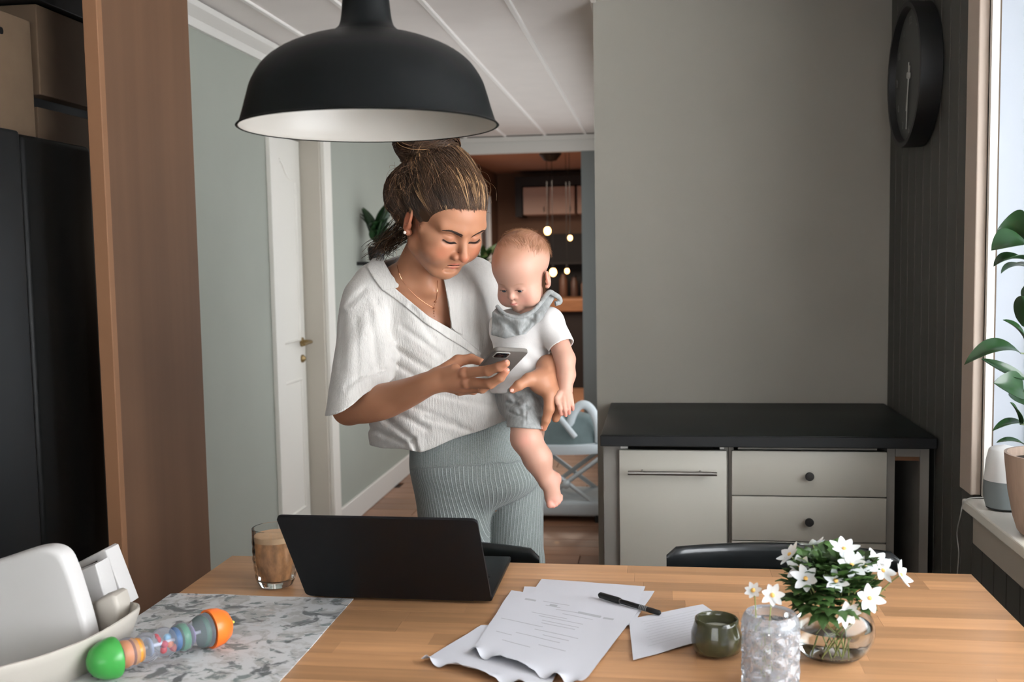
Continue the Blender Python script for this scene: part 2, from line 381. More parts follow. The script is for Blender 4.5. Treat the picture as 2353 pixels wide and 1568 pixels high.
# ------------------------------------------------------------------ pendant lamp
lx, ly, lz = -.480, 1.70, 1.677
t = thing('pendant_lamp', 'large black metal pendant lamp with white inside hanging over the table', 'lamp', (lx, ly, lz))
k = .722e-3
pr = [(301, 0), (296, 8), (287, 36), (278, 68), (266, 103), (240, 142), (200, 172), (145, 196), (98, 209), (72, 222), (60, 240), (54, 290), (50, 340), (44, 366), (20, 372), (6, 374)]
pr = [(r*k, z*k) for r, z in pr]
# smooth the profile
P_ = np.array(pr); q = []
for i in range(len(P_)-1):
    p0, p1, p2, p3 = P_[max(i-1, 0)], P_[i], P_[i+1], P_[min(i+2, len(P_)-1)]
    for s_ in np.linspace(0, 1, 5)[:-1]:
        q.append(.5*((2*p1)+(-p0+p2)*s_+(2*p0-5*p1+4*p2-p3)*s_**2+(-p0+3*p1-3*p2+p3)*s_**3))
q = [tuple(v) for v in q]+[pr[-1]]
inner = [(max(r-.0025, .004), z-(.0 if z < .01 else .002)) for r, z in q if z < .17]
MB().ring([np.c_[lx+r*np.cos(A), ly+r*np.sin(A), np.full(72, lz+z)] for A in [np.linspace(0, 2*math.pi, 72, endpoint=False)] for r, z in q], True, False).build('shade', BLACKM, t, 60)
MB().ring([np.c_[lx+r*np.cos(A), ly+r*np.sin(A), np.full(72, lz+z)] for A in [np.linspace(0, 2*math.pi, 72, endpoint=False)] for r, z in inner], True, False).build('inner_shade', mat('lamp_white_enamel', (186, 182, 174), .35), t, 60)
MB().lathe([(.2170, -.0015), (.2195, 0), (.2170, .0025), (.2150, .001)], (lx, ly, lz), 72, close=True).build('rim', BLACKM, t, 60)
MB().cyl((lx, ly, lz+.28), (lx, ly, 2.392), .003, n=8).build('cord', BLACKP, t)
MB().lathe([(.05, 0), (.05, .02), (.01, .03)], (lx, ly, 2.362), 24).build('ceiling_cup', BLACKM, t, 40)
MB().lathe([(.015, .17), (.018, .13), (.03, .11), (.036, .085), (.03, .06), (.012, .045), (.001, .042)], (lx, ly, lz), 20).build('bulb', mat('frosted_bulb', (240, 238, 230), .3), t, 60)

# ------------------------------------------------------------------ table
TX0, TX1, TY0, TY1 = -1.032, .682, 1.34, 2.327
t = thing('dining_table', 'oiled oak butcher-block dining table across the foreground', 'table', ((TX0+TX1)/2, (TY0+TY1)/2, 0))
rows = 17; rw = (TY1-TY0)/rows
sm = MB().box((-.5, -.5, -.028), (.5, .5, 0), .0).mesh('stave')
for j in range(rows):
    x = TX0-random.uniform(0, .3)
    while x < TX1-.001:
        L_ = random.uniform(.26, .52); a, b = max(x, TX0), min(x+L_, TX1); x += L_
        if b-a < .03:
            continue
        if TX1-x < .06: b = TX1; x = TX1
        o = link('stave', sm, STAVE, t); yc = TY0+(j+.5)*rw
        o.location = ((a+b)/2-t.location[0], yc-t.location[1], .74-random.uniform(0, .0003)); o.scale = (b-a-.0004, rw-.0004, 1)
MB().box((TX0+.08, TY0+.06, .64), (TX1-.08, TY0+.08, .712)).box((TX0+.08, TY1-.08, .64), (TX1-.08, TY1-.06, .712)).box((TX0+.08, TY0+.08, .64), (TX0+.1, TY1-.08, .712)).box((TX1-.1, TY0+.08, .64), (TX1-.08, TY1-.08, .712)).build('apron', STAVE, t)
for a in ((TX0+.09, TY0+.07), (TX0+.09, TY1-.07), (TX1-.09, TY0+.07), (TX1-.09, TY1-.07)):
    MB().box((a[0]-.03, a[1]-.03, 0), (a[0]+.03, a[1]+.03, .712), .004).build('leg', STAVE, t)

# chairs
def chair(x0, x1, yb, label):
    xc = (x0+x1)/2; wd = (x1-x0)/2
    t = thing('dining_chair', label, 'chair', (xc, yb, 0), 'black chairs at the far side of the table')
    rail = []
    for s_ in np.linspace(-1, 1, 25): rail.append((xc+s_*wd, yb+.055*(1-s_*s_)-.0, .716+.003*(1-abs(s_))))
    n = 20; rings = []
    a = np.linspace(0, 2*math.pi, n, endpoint=False)
    for i, p in enumerate(rail):
        s_ = abs(np.linspace(-1, 1, 25)[i]); e = 1.0 if s_ < .9 else math.sqrt(max(1-((s_-.9)/.1)**2*.75, .05))
        rings.append(np.array(p)+np.c_[np.zeros(n), .014*np.sign(np.cos(a))*abs(np.cos(a))**.7*e, .036*np.sign(np.sin(a))*abs(np.sin(a))**.6*e])
    MB().ring(rings).build('top_rail', mat('chair_black_lacquer', (16, 20, 22), .28, noise=(3, .1), coat=.3), t, 50)
    B = MATS['chair_black_lacquer']
    for s_ in (-1, 1):
        MB().tube([(xc+s_*wd*.93, yb+.01, .69), (xc+s_*wd*.9, yb-.01, .55), (xc+s_*wd*.86, yb-.03, .44), (xc+s_*wd*.88, yb+.03, 0)], [.014, .015, .017, .013], 12).build('rear_leg', B, t, 50)
        MB().tube([(xc+s_*wd*.84, yb-.37, .44), (xc+s_*wd*.88, yb-.40, 0)], [.017, .013], 12).build('front_leg', B, t, 50)
        MB().tube([(xc+s_*wd*.35, yb+.048, .70), (xc+s_*wd*.30, yb-.01, .45)], .009, 8).build('spindle', B, t, 50)
    MB().box((xc-wd*.9, yb-.42, .43), (xc+wd*.9, yb+.0, .462), .014, 3).build('seat', B, t, 50)
    MB().cyl((xc-wd*.85, yb-.38, .2), (xc+wd*.85, yb-.38, .2), .008, n=8).build('stretcher', B, t, 50)
chair(.018, .560, 2.44, 'black chair with curved top rail in front of the cream cabinets')
chair(-.82, -.285, 2.40, 'black chair whose top rail shows behind the laptop by the woman')

# table runner
def runner_mat():
    m = mat('marbled_runner', (200, 200, 197), .8, bump=(900, .3, .0006)); nt = m.node_tree; N = nt.nodes; L = nt.links; b = N['Principled BSDF']
    g = N.new('ShaderNodeNewGeometry'); mp = N.new('ShaderNodeMapping'); mp.inputs['Scale'].default_value = (1, 1.15, 1); L.new(g.outputs['Position'], mp.inputs['Vector'])
    def nz(sc, det, lo, hi, off):
        mp2 = N.new('ShaderNodeMapping'); mp2.inputs['Location'].default_value = (off, off*2, 0); L.new(mp.outputs[0], mp2.inputs['Vector'])
        n = N.new('ShaderNodeTexNoise'); n.inputs['Scale'].default_value = sc; n.inputs['Detail'].default_value = det; n.inputs['Roughness'].default_value = .6; n.inputs['Distortion'].default_value = .6
        L.new(mp2.outputs[0], n.inputs['Vector']); r = N.new('ShaderNodeMapRange'); r.inputs['From Min'].default_value = lo; r.inputs['From Max'].default_value = hi; L.new(n.outputs['Fac'], r.inputs['Value']); return r.outputs[0]
    cur = None; base = (*lin((194, 195, 195)), 1)
    for (sc, det, lo, hi, off, c, mx) in ((22, 6, .50, .60, 3, (160, 158, 154), .8), (13, 5, .56, .61, 7, (104, 107, 107), .95), (26, 6, .57, .62, 1, (112, 122, 120), .9), (9, 5, .60, .64, 11, (84, 87, 88), .9), (11, 4, .62, .68, 17, (196, 170, 156), .4)):
        mx_ = N.new('ShaderNodeMix'); mx_.data_type = 'RGBA'; f = nz(sc, det, lo, hi, off)
        mm = N.new('ShaderNodeMath'); mm.operation = 'MULTIPLY'; mm.inputs[1].default_value = mx; L.new(f, mm.inputs[0]); L.new(mm.outputs[0], mx_.inputs['Factor'])
        if cur: L.new(cur, mx_.inputs['A'])
        else: mx_.inputs['A'].default_value = base
        mx_.inputs['B'].default_value = (*lin(c), 1); cur = mx_.outputs['Result']
    L.new(cur, b.inputs['Base Color']); return m
v = []; f = []; nx, ny = 24, 60
for top in (0.7425, .7408):
    for j in range(ny+1):
        for i in range(nx+1):
            x = -1.046+(.408)*i/nx; y = 1.335+(2.036-1.335)*j/ny
            z = top+.0012*mnoise.noise(Vector((x*9, y*9, 0)))**2*3
            v.append((x+.002*mnoise.noise(Vector((0, y*6, 3))), y+.003*mnoise.noise(Vector((x*8, 0, 5))), z-(0.0 if x > -1.033 else .001)))
n1 = (nx+1)*(ny+1)
for j in range(ny):
    for i in range(nx):
        a = j*(nx+1)+i; f.append((a, a+1, a+nx+2, a+nx+1)); f.append((n1+a, n1+a+nx+1, n1+a+nx+2, n1+a+1))
for i in range(nx):
    for j0 in (0, ny):
        a = j0*(nx+1)+i; f.append((a, a+1, n1+a+1, n1+a))
for j in range(ny):
    for i0 in (0, nx):
        a = j*(nx+1)+i0; f.append((a, a+nx+1, n1+a+nx+1, n1+a))
tag(MB().add(v, f).build('table_runner', runner_mat(), None, 40), 'grey and white marbled cloth runner over the left end of the table', 'runner')

# ------------------------------------------------------------------ laptop
t = thing('laptop', 'dark grey laptop standing open with its lid towards the camera', 'laptop', (-.54, 2.18, .741))
MB().box((-.735, 2.036, .745), (-.342, 2.322, .757), .004, 3).build('base', LAPT, t, 40)
import mathutils
def lidpt(u, v_, w_):  # u across, v up the lid, w thickness
    a = np.array([-.7385, 2.034, .752]); top = np.array([-.7365, 1.872, .963]); d_ = top-a
    n = np.cross([1, 0, 0], d_/np.linalg.norm(d_)); return a+np.array([u, 0, 0])+d_*v_+n*w_
poly = []
R_ = .012; W_ = .397; H_ = .27
for cxx, cyy, a0 in ((W_-R_, R_, -90), (W_-R_, H_-R_, 0), (R_, H_-R_, 90), (R_, R_, 180)):
    for s_ in range(6):
        a = math.radians(a0+18*s_); poly.append((cxx+R_*math.cos(a), (cyy+R_*math.sin(a))/H_))
MB().prism(poly, 0, .006, lidpt).build('lid', mat('laptop_lid', (17, 17, 19), .5, spec=.2), t, 40)
MB().prism([(.012, .06), (W_-.012, .06), (W_-.012, .95), (.012, .95)], -.0005, .0002, lidpt).build('screen', mat('screen_glass', (20, 24, 30), .08), t)
MB().cyl((-.70, 2.034, .752), (-.38, 2.034, .752), .006, n=12).build('hinge', BLACKP, t, 40)
key = mat('key_black', (14, 14, 15), .5)
for r_ in range(5):
    for c_ in range(14):
        x = -.715+c_*.0252; y = 2.075+r_*.021
        MB().box((x, y, .757), (x+.022, y+.018, .7585)).build('key', key, t)
MB().box((-.60, 2.20, .7569), (-.48, 2.30, .7574)).build('trackpad', mat('trackpad_grey', (40, 41, 44), .25), t)
for a in ((-.71, 2.06), (-.37, 2.06), (-.71, 2.30), (-.37, 2.30)): MB().cyl((a[0], a[1], .7425), (a[0], a[1], .746), .008, n=10).build('rubber_foot', BLACKP, t)

# ------------------------------------------------------------------ glass of iced coffee
gx, gy = -.838, 2.115
t = thing('drinking_glass', 'cut-glass tumbler of milky iced coffee left of the laptop', 'glass', (gx, gy, .741))
v = []; A = np.linspace(0, 2*math.pi, 64, endpoint=False); rings = []
for z in np.linspace(0, .128, 26):
    r = .040+.0085*min(z/.06, 1)**.8
    if z < .012: r -= .004*(1-z/.012)
    m_ = .0 if (z < .012 or z > .105) else 1
    rr = r+.0011*m_*np.cos(12*A+z*160)*np.cos(12*A-z*160)
    rings.append(np.c_[gx+rr*np.cos(A), gy+rr*np.sin(A), np.full(64, .743+z)])
for z in np.linspace(.128, .014, 12):
    r = .0365+.0085*min(z/.06, 1)**.8
    rings.append(np.c_[gx+r*np.cos(A), gy+r*np.sin(A), np.full(64, .743+z)])
MB().ring(rings).build('tumbler', GLASS, t, 60)
def swirl():
    m = mat('iced_coffee', (190, 138, 96), .3, noise=(70, .6, (1, 1, .5), 3), sss=.0); return m
MB().lathe([(.034, .0150), (.0365, .03), (.0435, .06), (.0446, .096), (.0446, .100)], (gx, gy, .743), 48).build('coffee', swirl(), t, 60)
MB().lathe([(.0445, .1002), (.0445, .112), (.040, .1135), (.0001, .1125)], (gx, gy, .743), 48).build('foam', mat('coffee_foam', (204, 168, 132), .6, noise=(60, .1)), t, 60)

# ------------------------------------------------------------------ papers and pen
PAPER = mat('paper', (196, 197, 203), .7, noise=(3, .03))
INK = mat('faint_ink', (166, 167, 172), .8)
def sheet(name, label, quad, z, curl=None, lines=(), nu=24, nv=30, amp=.0015):
    """quad: TL, TR, BR, BL pixel corners on the table"""
    C4 = [at(*p, Z=z) for p in quad]
    t = thing(name, label, 'paper', (float(sum(c[0] for c in C4)/4), float(sum(c[1] for c in C4)/4), z), 'loose papers spread on the table')
    def S(u, v_, off=0):
        p = (C4[0]*(1-u)+C4[1]*u)*(1-v_)+(C4[3]*(1-u)+C4[2]*u)*v_
        h = amp*(1+mnoise.noise(Vector((p[0]*14+z*99, p[1]*14, 1))))
        dy = 0
        if curl: h2, dy = curl(u, v_); h += h2
        return (p[0], p[1]+dy, z+h+off)
    v = []; f = []
    for off in (.00035, 0):
        for j in range(nv+1):
            for i in range(nu+1): v.append(S(i/nu, j/nv, off))
    n1 = (nu+1)*(nv+1)
    for j in range(nv):
        for i in range(nu):
            a = j*(nu+1)+i; f += [(a, a+1, a+nu+2, a+nu+1), (n1+a, n1+a+nu+1, n1+a+nu+2, n1+a+1)]
    for i in range(nu):
        for j0 in (0, nv): a = j0*(nu+1)+i; f.append((a, a+1, n1+a+1, n1+a))
    for j in range(nv):
        for i0 in (0, nu): a = j*(nu+1)+i0; f.append((a, a+nu+1, n1+a+nu+1, n1+a))
    MB().add(v, f).build('sheet', PAPER, t, 60)
    m = MB()
    for (u0, u1, v0, w_) in lines:
        L_ = []; R2 = []
        for s_ in np.linspace(u0, u1, 8): L_.append(S(s_, v0, .0006)); R2.append(S(s_, v0+w_, .0006))
        m.ring([L_, R2], False, False)
    if lines: m.build('print', INK, t)
    return t
sheet('paper_sheet', 'topmost back sheet of paper, straight-edged, under the black pen', [(1245, 1333), (1483, 1350), (1445, 1440), (1180, 1420)], .7415)
sheet('paper_sheet', 'paper sheet corner sticking out right of the back sheet', [(1205, 1350), (1504, 1361), (1462, 1425), (1190, 1410)], .7410)
def torn(u, v_):
    if v_ < .86: return 0, 0
    s_ = (v_-.86)/.14; w_ = math.sin(u*19+2.2*math.sin(u*7)); return .013*s_*s_*(.5+.5*w_), .008*s_*(mnoise.noise(Vector((u*16, 3.3, 0)))+.5*w_)
sheet('paper_sheet', 'paper with curled torn lower edge sticking out at the lower left', [(1105, 1440), (1330, 1440), (1255, 1600), (968, 1523)], .7420, torn, nu=80)
rnd = random.Random(3); lines = []
for i in range(15):
    v0 = .10+i*.045+rnd.uniform(-.01, .01); u0 = rnd.uniform(.05, .5); lines.append((u0, min(u0+rnd.uniform(.1, .4), .95), v0, .008))
sheet('paper_sheet', 'big front paper sheet with faint printed lines and curled front edge', [(1175, 1358), (1468, 1405), (1330, 1585), (1080, 1505)], .7432, torn, lines+[(.15, .24, .1, .03), (.36, .42, .12, .03), (.60, .78, .16, .03), (.8, .88, .17, .025)], nu=80)
lines = [(.15+.02*(i % 3), .85-.03*(i % 4), .15+i*.07, .006) for i in range(10)]
sheet('paper_sheet', 'printed paper sheet lying askew beside the green candle bowl', [(1445, 1425), (1615, 1392), (1700, 1450), (1455, 1520)], .7422, None, lines)
a, b = at(1376, 1367, Z=.752), at(1518, 1410, Z=.750); dv = (b-a)/np.linalg.norm(b-a)
t = thing('pen', 'black ballpoint pen with cap lying on the papers', 'pen', tuple(a))
Lp = np.linalg.norm(b-a)
MB().lathe([(.003, 0), (.0062, .004), (.0066, .05), (.0060, .056)], a, 16, dirv=dv).build('cap', BLACKP, t, 50)
MB().lathe([(.0045, .054), (.0045, .060)], a, 16, dirv=dv).build('ring', STEEL, t, 50)
MB().lathe([(.0048, .0595), (.0050, Lp*.78), (.0056, Lp*.84), (.0050, Lp-.003), (.002, Lp)], a, 16, dirv=dv).build('barrel', BLACKP, t, 50)
m = MB()
for i in range(5): m.lathe([(.0054, Lp*.68+i*.004), (.0057, Lp*.68+i*.004+.001), (.0054, Lp*.68+i*.004+.002)], a, 14, dirv=dv)
m.build('grip_rings', mat('pen_grip_grey', (120, 122, 122), .4), t, 50)

# ------------------------------------------------------------------ candle bowl
cx_, cy2 = .1015, 1.815
t = thing('candle_holder', 'dark green glazed bowl with a white candle beside the crystal vase', 'candle', (cx_, cy2, .741))
GG = mat('green_glaze', (68, 68, 44), .16, noise=(40, .45, (1, 1, .5), 4), coat=.5)
MB().lathe([(.001, .002), (.034, .002), (.042, .008), (.0455, .022), (.045, .038), (.039, .056), (.0385, .0625), (.0365, .064), (.034, .062), (.034, .050), (.037, .036), (.036, .020), (.001, .014)], (cx_, cy2, .741), 48).build('bowl', GG, t, 60)
MB().lathe([(.001, .0145), (.0358, .0145), (.0362, .040), (.034, .0425), (.0001, .0405)], (cx_, cy2, .741), 40).build('wax', mat('candle_wax', (208, 208, 196), .5), t, 60)
MB().cyl((cx_, cy2, .7815), (cx_+.001, cy2, .790), .001, n=6).build('wick', BLACKP, t)

# ------------------------------------------------------------------ crystal vase
vx, vy = .180, 1.672
t = thing('crystal_vase', 'small faceted crystal glass vase in the foreground right of the candle', 'vase', (vx, vy, .741))
rings = []; n = 72; A = np.linspace(0, 2*math.pi, n, endpoint=False)
for z in np.linspace(0, .126, 44):
    r = .0475
    if z < .012: r = .040+.0075*math.sqrt(1-((.012-z)/.012)**2)
    if z > .100: r = .036+.0115*math.sqrt(max(1-((z-.100)/.027)**2, 0))
    fz = 0 if (z < .010 or z > .108) else 1
    rr = r-.0045*fz*np.abs(np.sin(4*(A+z*24)))*np.abs(np.sin(4*(A-z*24)))*1.5
    rings.append(np.c_[vx+rr*np.cos(A), vy+rr*np.sin(A), np.full(n, .7415+z)])
for z in np.linspace(.124, .016, 10): 
    r = .033 if z > .11 else .038
    rings.append(np.c_[vx+r*np.cos(A), vy+r*np.sin(A), np.full(n, .7415+z)])
MB().ring(rings).build('body', mat('crystal', (238, 242, 248), .03, trans=.86, ior=1.42), t)

# ------------------------------------------------------------------ round bowl vase
bx, by = .300, 1.815
t = thing('glass_vase', 'round clear glass bowl vase holding white flowers in water', 'vase', (bx, by, .741))
def bowl_r(z):  # z 0..0.11
    return .0735*math.sqrt(max(1-((z-.052)/.062)**2, 0.0))
zs = np.linspace(.003, .098, 22)
out = [(max(bowl_r(z), .002), z) for z in zs]; out[0] = (.036, .001)
inn = [(max(bowl_r(z)-.003, .002), max(z, .007)) for z in zs[::-1][:-2]]+[(.02, .009)]
MB().lathe(out+inn, (bx, by, .741), 56).build('bowl', GLASS, t, 60)
MB().lathe([(.02, .0095)]+[(bowl_r(z)-.0035, z) for z in np.linspace(.014, .060, 10)]+[(.0001, .060)], (bx, by, .741), 56).build('water', mat('water', (250, 252, 250), 0, trans=1, ior=1.2), t, 60)
# white anemones: each flower a thing with stem, petals, centre and leaves
PETAL = mat('white_petal', (222, 222, 220), .6, sss=.15); YEL = mat('flower_centre', (226, 178, 96), .7)
LEAF = mat('flower_leaf', (62, 92, 42), .5, noise=(30, .3), rand=.3); STEM = mat('stem_green', (132, 140, 82), .5)
def petal_mesh(c, n, up, L_, wd, cup):
    """one petal starting at c, in direction n, cupped towards up"""
    side = np.cross(n, up); side /= np.linalg.norm(side); m = MB(); rows = []
    for s_ in np.linspace(0, 1, 6):
        w_ = wd*math.sin(math.pi*min(s_*.85+.12, 1))**.8; h = cup*s_*s_
        p = c+n*L_*s_*(1-.15*cup/L_)+up*h
        rows.append([p-side*w_+up*.12*w_, p, p+side*w_+up*.12*w_])
    m.ring(rows, False, False); rows2 = [[q_-up*.0006 for q_ in r_] for r_ in rows[::-1]]; m.ring(rows2, False, False)
    return m
def flower(px, py, Y, nrm, base, size, label, seed, host='the round glass vase'):
    rr = random.Random(seed)
    head = at(px, py, Y=Y); nrm = np.array(nrm, float); nrm /= np.linalg.norm(nrm)
    t = thing('flower', label, 'flower', tuple(base), 'white anemones in '+host)
    mid = (head+np.array(base))/2+np.array([rr.uniform(-.01, .01), rr.uniform(-.01, .01), .0])
    mid2 = head-nrm*.02
    P = []
    for s_ in np.linspace(0, 1, 9):
        P.append((1-s_)**3*np.array(base)+3*s_*(1-s_)**2*mid+3*s_**2*(1-s_)*mid2+s_**3*head)
    MB().tube(P, .0012, 6).build('stem', STEM, t, 60)
    tt = np.cross(nrm, [0.3, .2, 1]); tt /= np.linalg.norm(tt); b2 = np.cross(nrm, tt); np_ = rr.choice([6, 7])
    for i in range(np_):
        a = 2*math.pi*i/np_+rr.uniform(-.1, .1); d_ = tt*math.cos(a)+b2*math.sin(a)
        petal_mesh(head+d_*.002+nrm*.0005*(i % 2), d_, nrm, size*rr.uniform(.9, 1.08), size*.30, size*rr.uniform(.1, .45)).build('petal', PETAL, t, 60)
    MB().lathe([(.001, 0), (.0036, .0005), (.0040, .002), (.0024, .0035), (.0005, .004)], head, 10, dirv=nrm).build('centre', YEL, t, 60)
    return t, P
def leaf_piece(c, d_, L_, wd, t):
    up = np.array([0, 0, 1.0]); d_ = d_/np.linalg.norm(d_); side = np.cross(d_, up); side /= np.linalg.norm(side)+1e-9
    m = MB()
    for ang in (-.7, 0, .7):
        dd = d_*math.cos(ang)+side*math.sin(ang); s2 = np.cross(dd, up); s2 /= np.linalg.norm(s2)+1e-9; rows = []
        for s_ in np.linspace(0, 1, 6):
            w_ = wd*(math.sin(math.pi*min(s_*.92+.06, 1))**.9)*(1+.35*(int(s_*5) % 2)); p = c+dd*L_*s_+up*(.2*L_*s_-.5*L_*s_*s_)
            rows.append([p-s2*w_, p+up*.001, p+s2*w_])
        m.ring(rows, False, False)
    return m.build('leaf', LEAF, t, 60)
FL = [(1940, 1262, 1.80, (0, -.5, 1), 'topmost white flower near the middle of the bouquet'), (1838, 1305, 1.79, (-.6, -.7, .6), 'large white flower tilted at the upper left of the bouquet'),
      (1868, 1252, 1.86, (-.2, .3, 1), 'white flower seen edge-on behind the top of the bouquet'), (1985, 1300, 1.80, (.2, -.5, .9), 'white flower right of the topmost one in the bouquet'),
      (1957, 1300, 1.77, (-.1, -.8, .6), 'white flower just below the topmost one'), (2015, 1285, 1.83, (.3, -.2, 1), 'white flower at the upper right against the black chair rail'),
      (2070, 1322, 1.80, (1, -.4, .5), 'outermost white flower leaning far right of the bouquet'), (2028, 1312, 1.81, (.5, -.6, .6), 'white flower beside the outermost right one'),
      (1998, 1375, 1.74, (.25, -.9, .35), 'white open flower facing forward low on the right side'), (1920, 1335, 1.75, (0, -.9, .5), 'creamy flower facing forward in the middle of the leaves'),
      (1852, 1330, 1.76, (-.4, -.8, .3), 'white flower drooping under the large upper left one'), (1815, 1275, 1.82, (-.8, -.2, .8), 'white flower at the far upper left of the bouquet'),
      (1945, 1410, 1.745, (.3, -.7, -.2), 'white flower hanging over the rim of the glass bowl')]
rl = random.Random(5)
for i, (px, py, Y, nn, lab) in enumerate(FL):
    base = (bx+rl.uniform(-.035, .035), by+rl.uniform(-.03, .03), .7555)
    t, P = flower(px, py, Y, nn, base, .024 if i != 9 else .020, lab, i)
    hd = P[-1]
    for j in range(15):
        a = rl.uniform(0, 2*math.pi); s_ = rl.uniform(.0, 1.0)
        c = np.array([bx-.003, by, .84])+np.array([math.cos(a), math.sin(a), 0])*.066*math.sqrt(rl.random())+np.array([0, 0, rl.uniform(0, .075)])
        d_ = (c-np.array([bx, by, .83]))+np.array([rl.uniform(-.02, .02), rl.uniform(-.02, .02), rl.uniform(-.02, .03)])
        leaf_piece(c, d_, rl.uniform(.026, .042), rl.uniform(.006, .0095), t)
# two tiny flowers in the crystal vase
flower(1775, 1368, 1.66, (-.1, -1, .2), (vx, vy, .76), .018, 'small pale flower on a thin stem above the crystal vase, nearest the bouquet', 31, 'the crystal vase')
flower(1731, 1358, 1.69, (-.3, -.6, .5), (vx-.01, vy+.005, .76), .014, 'leftmost tiny faded flower above the crystal vase', 32, 'the crystal vase')
# ------------------------------------------------------------------ window sill: pot plant, speaker, cord
ppx, ppy = .868, 2.375
t = thing('potted_plant', 'glossy green broad-leaved plant on the window sill at the right edge', 'plant', (ppx, ppy, .816))
WOODP = mat('ribbed_wood_pot', (170, 148, 132), .55, noise=(40, .12, (3, 3, .2)))
n = 96; A = np.linspace(0, 2*math.pi, n, endpoint=False); rings = []
for z, r in ((0, .060), (.004, .068), (.012, .074), (.04, .083), (.10, .0945), (.16, .101), (.185, .103), (.185, .097), (.10, .088), (.03, .07)):
    rr = r+(.0011*np.sin(48*A) if .01 < z < .18 else 0); rings.append(np.c_[ppx+rr*np.cos(A), ppy+rr*np.sin(A), np.full(n, .816+z)])
MB().ring(rings).build('pot', WOODP, t, 40)
MB().lathe([(.001, .150), (.092, .152), (.096, .165), (.001, .168)], (ppx, ppy, .816), 32).build('soil', mat('dark_soil', (40, 32, 26), .9), t, 50)
stem = [(ppx+.0, ppy, .97), (ppx+.004, ppy-.01, 1.08), (ppx-.006, ppy+.01, 1.2), (ppx+.004, ppy, 1.32), (ppx-.0, ppy+.005, 1.45), (ppx-.006, ppy, 1.58)]
MB().tube(stem, [.006, .0055, .005, .005, .004, .003], 8).build('stem', mat('plant_stem', (70, 84, 44), .5), t, 60)
PL = mat('glossy_leaf', (34, 62, 32), .28, noise=(20, .25), rand=.25, coat=.2)
def big_leaf(b, tip, wd, droop=.02, tilt=0.0, twist=0.0):
    b, tip = np.array(b), np.array(tip); d_ = tip-b; L_ = np.linalg.norm(d_); side = np.cross(d_, [0, 0, 1]); side /= np.linalg.norm(side)
    up = np.cross(side, d_/L_); side = side*math.cos(twist)+up*math.sin(twist); up = np.cross(side, d_/L_)
    top = []; bot = []
    for s_ in np.linspace(0, 1, 14):
        w_ = wd*(math.sin(math.pi*min(.06+s_*.94, .999)**.9)**.75) if s_ < 1 else .0004
        if s_ < .1: w_ *= .35+6.5*s_
        c = b+d_*s_+up*(4*droop*s_*(1-s_))
        row = [c+side*w_*u+up*(abs(u)**1.5*w_*.35) for u in (-1, -.6, -.25, 0, .25, .6, 1)]
        top.append(row); bot.append([q_-up*.0012 for q_ in row])
    rings = [list(a)+list(reversed(b_)) for a, b_ in zip(top, bot)]
    return MB().ring(rings)
SX = lambda z: np.array([ppx, ppy, z])
leaves = [((2362, 560, 2.36), (2278, 575, 2.33), .028, .012, .5), ((2360, 545, 2.38), (2290, 530, 2.40), .034, .014, -.9), ((2362, 598, 2.37), (2283, 612, 2.36), .024, .01, .1), ((2364, 615, 2.36), (2300, 628, 2.40), .018, .01, 0),
          ((2352, 750, 2.37), (2347, 680, 2.34), .022, .01, .3), ((2358, 790, 2.37), (2305, 735, 2.35), .013, .008, .6), ((2345, 812, 2.36), (2216, 838, 2.33), .018, .03, .5), ((2358, 872, 2.37), (2256, 825, 2.36), .013, -.002, .7),
          ((2352, 900, 2.37), (2284, 880, 2.33), .024, .008, 1.1), ((2344, 975, 2.36), (2322, 925, 2.33), .012, .004, .8), ((2356, 975, 2.37), (2281, 990, 2.34), .010, .012, .3), ((2352, 1020, 2.37), (2290, 1017, 2.36), .009, .006, .2),
          ((2356, 930, 2.38), (2330, 900, 2.42), .02, .006, .2), ((2368, 700, 2.38), (2400, 640, 2.40), .02, .01, .2), ((2368, 850, 2.38), (2440, 820, 2.40), .02, .01, .2), ((2368, 560, 2.38), (2440, 520, 2.42), .025, .01, .2), ((2368, 960, 2.38), (2430, 930, 2.40), .02, .01, .2)]
for b, tp, wd, dr_, tw in leaves:
    lf = big_leaf(at(b[0], b[1], Y=b[2]), at(tp[0], tp[1], Y=tp[2]), wd*1.35, dr_, 0, tw); o = lf.build('leaf', PL, t, 60)
    bw_ = at(b[0], b[1], Y=b[2]); MB().tube([bw_, SX(bw_[2]-.012)], .0018, 6).build('leaf_stalk', MATS['plant_stem'], t, 60)
spx, spy = .842, 2.625
t = thing('smart_speaker', 'small two-tone white and grey speaker on the sill behind the pot', 'speaker', (spx, spy, .816))
MB().lathe([(.030, 0), (.040, .003), (.0405, .006)], (spx, spy, .816), 32).build('base', BLACKP, t, 50)
MB().lathe([(.0405, .0062), (.047, .03), (.0475, .05), (.0465, .072)], (spx, spy, .816), 32).build('fabric_cover', mat('speaker_fabric', (126, 134, 136), .9, bump=(1500, .4, .0005)), t, 50)
MB().lathe([(.0464, .0725), (.042, .12), (.036, .148), (.032, .152), (.001, .160)], (spx, spy, .816), 32).build('shell', mat('speaker_white', (222, 222, 220), .35), t, 50)
pc = [at(2262, 1140, X=.83), at(2235, 1146, X=.80), at(2217, 1150, X=.772), at(2211, 1165, X=.77), at(2207, 1185, X=.77)+[0, 0, 0], at(2199, 1225, X=.80), at(2203, 1270, X=.805), at(2200, 1315, X=.81)]
pc = [np.array(p) for p in pc]; 
for i in range(3): pc[i][2] = .818
cr = [];
for i in range(len(pc)-1):
    p0, p1, p2, p3 = pc[max(i-1, 0)], pc[i], pc[i+1], pc[min(i+2, len(pc)-1)]
    for s_ in np.linspace(0, 1, 6)[:-1]: cr.append(.5*((2*p1)+(-p0+p2)*s_+(2*p0-5*p1+4*p2-p3)*s_**2+(-p0+3*p1-3*p2+p3)*s_**3))
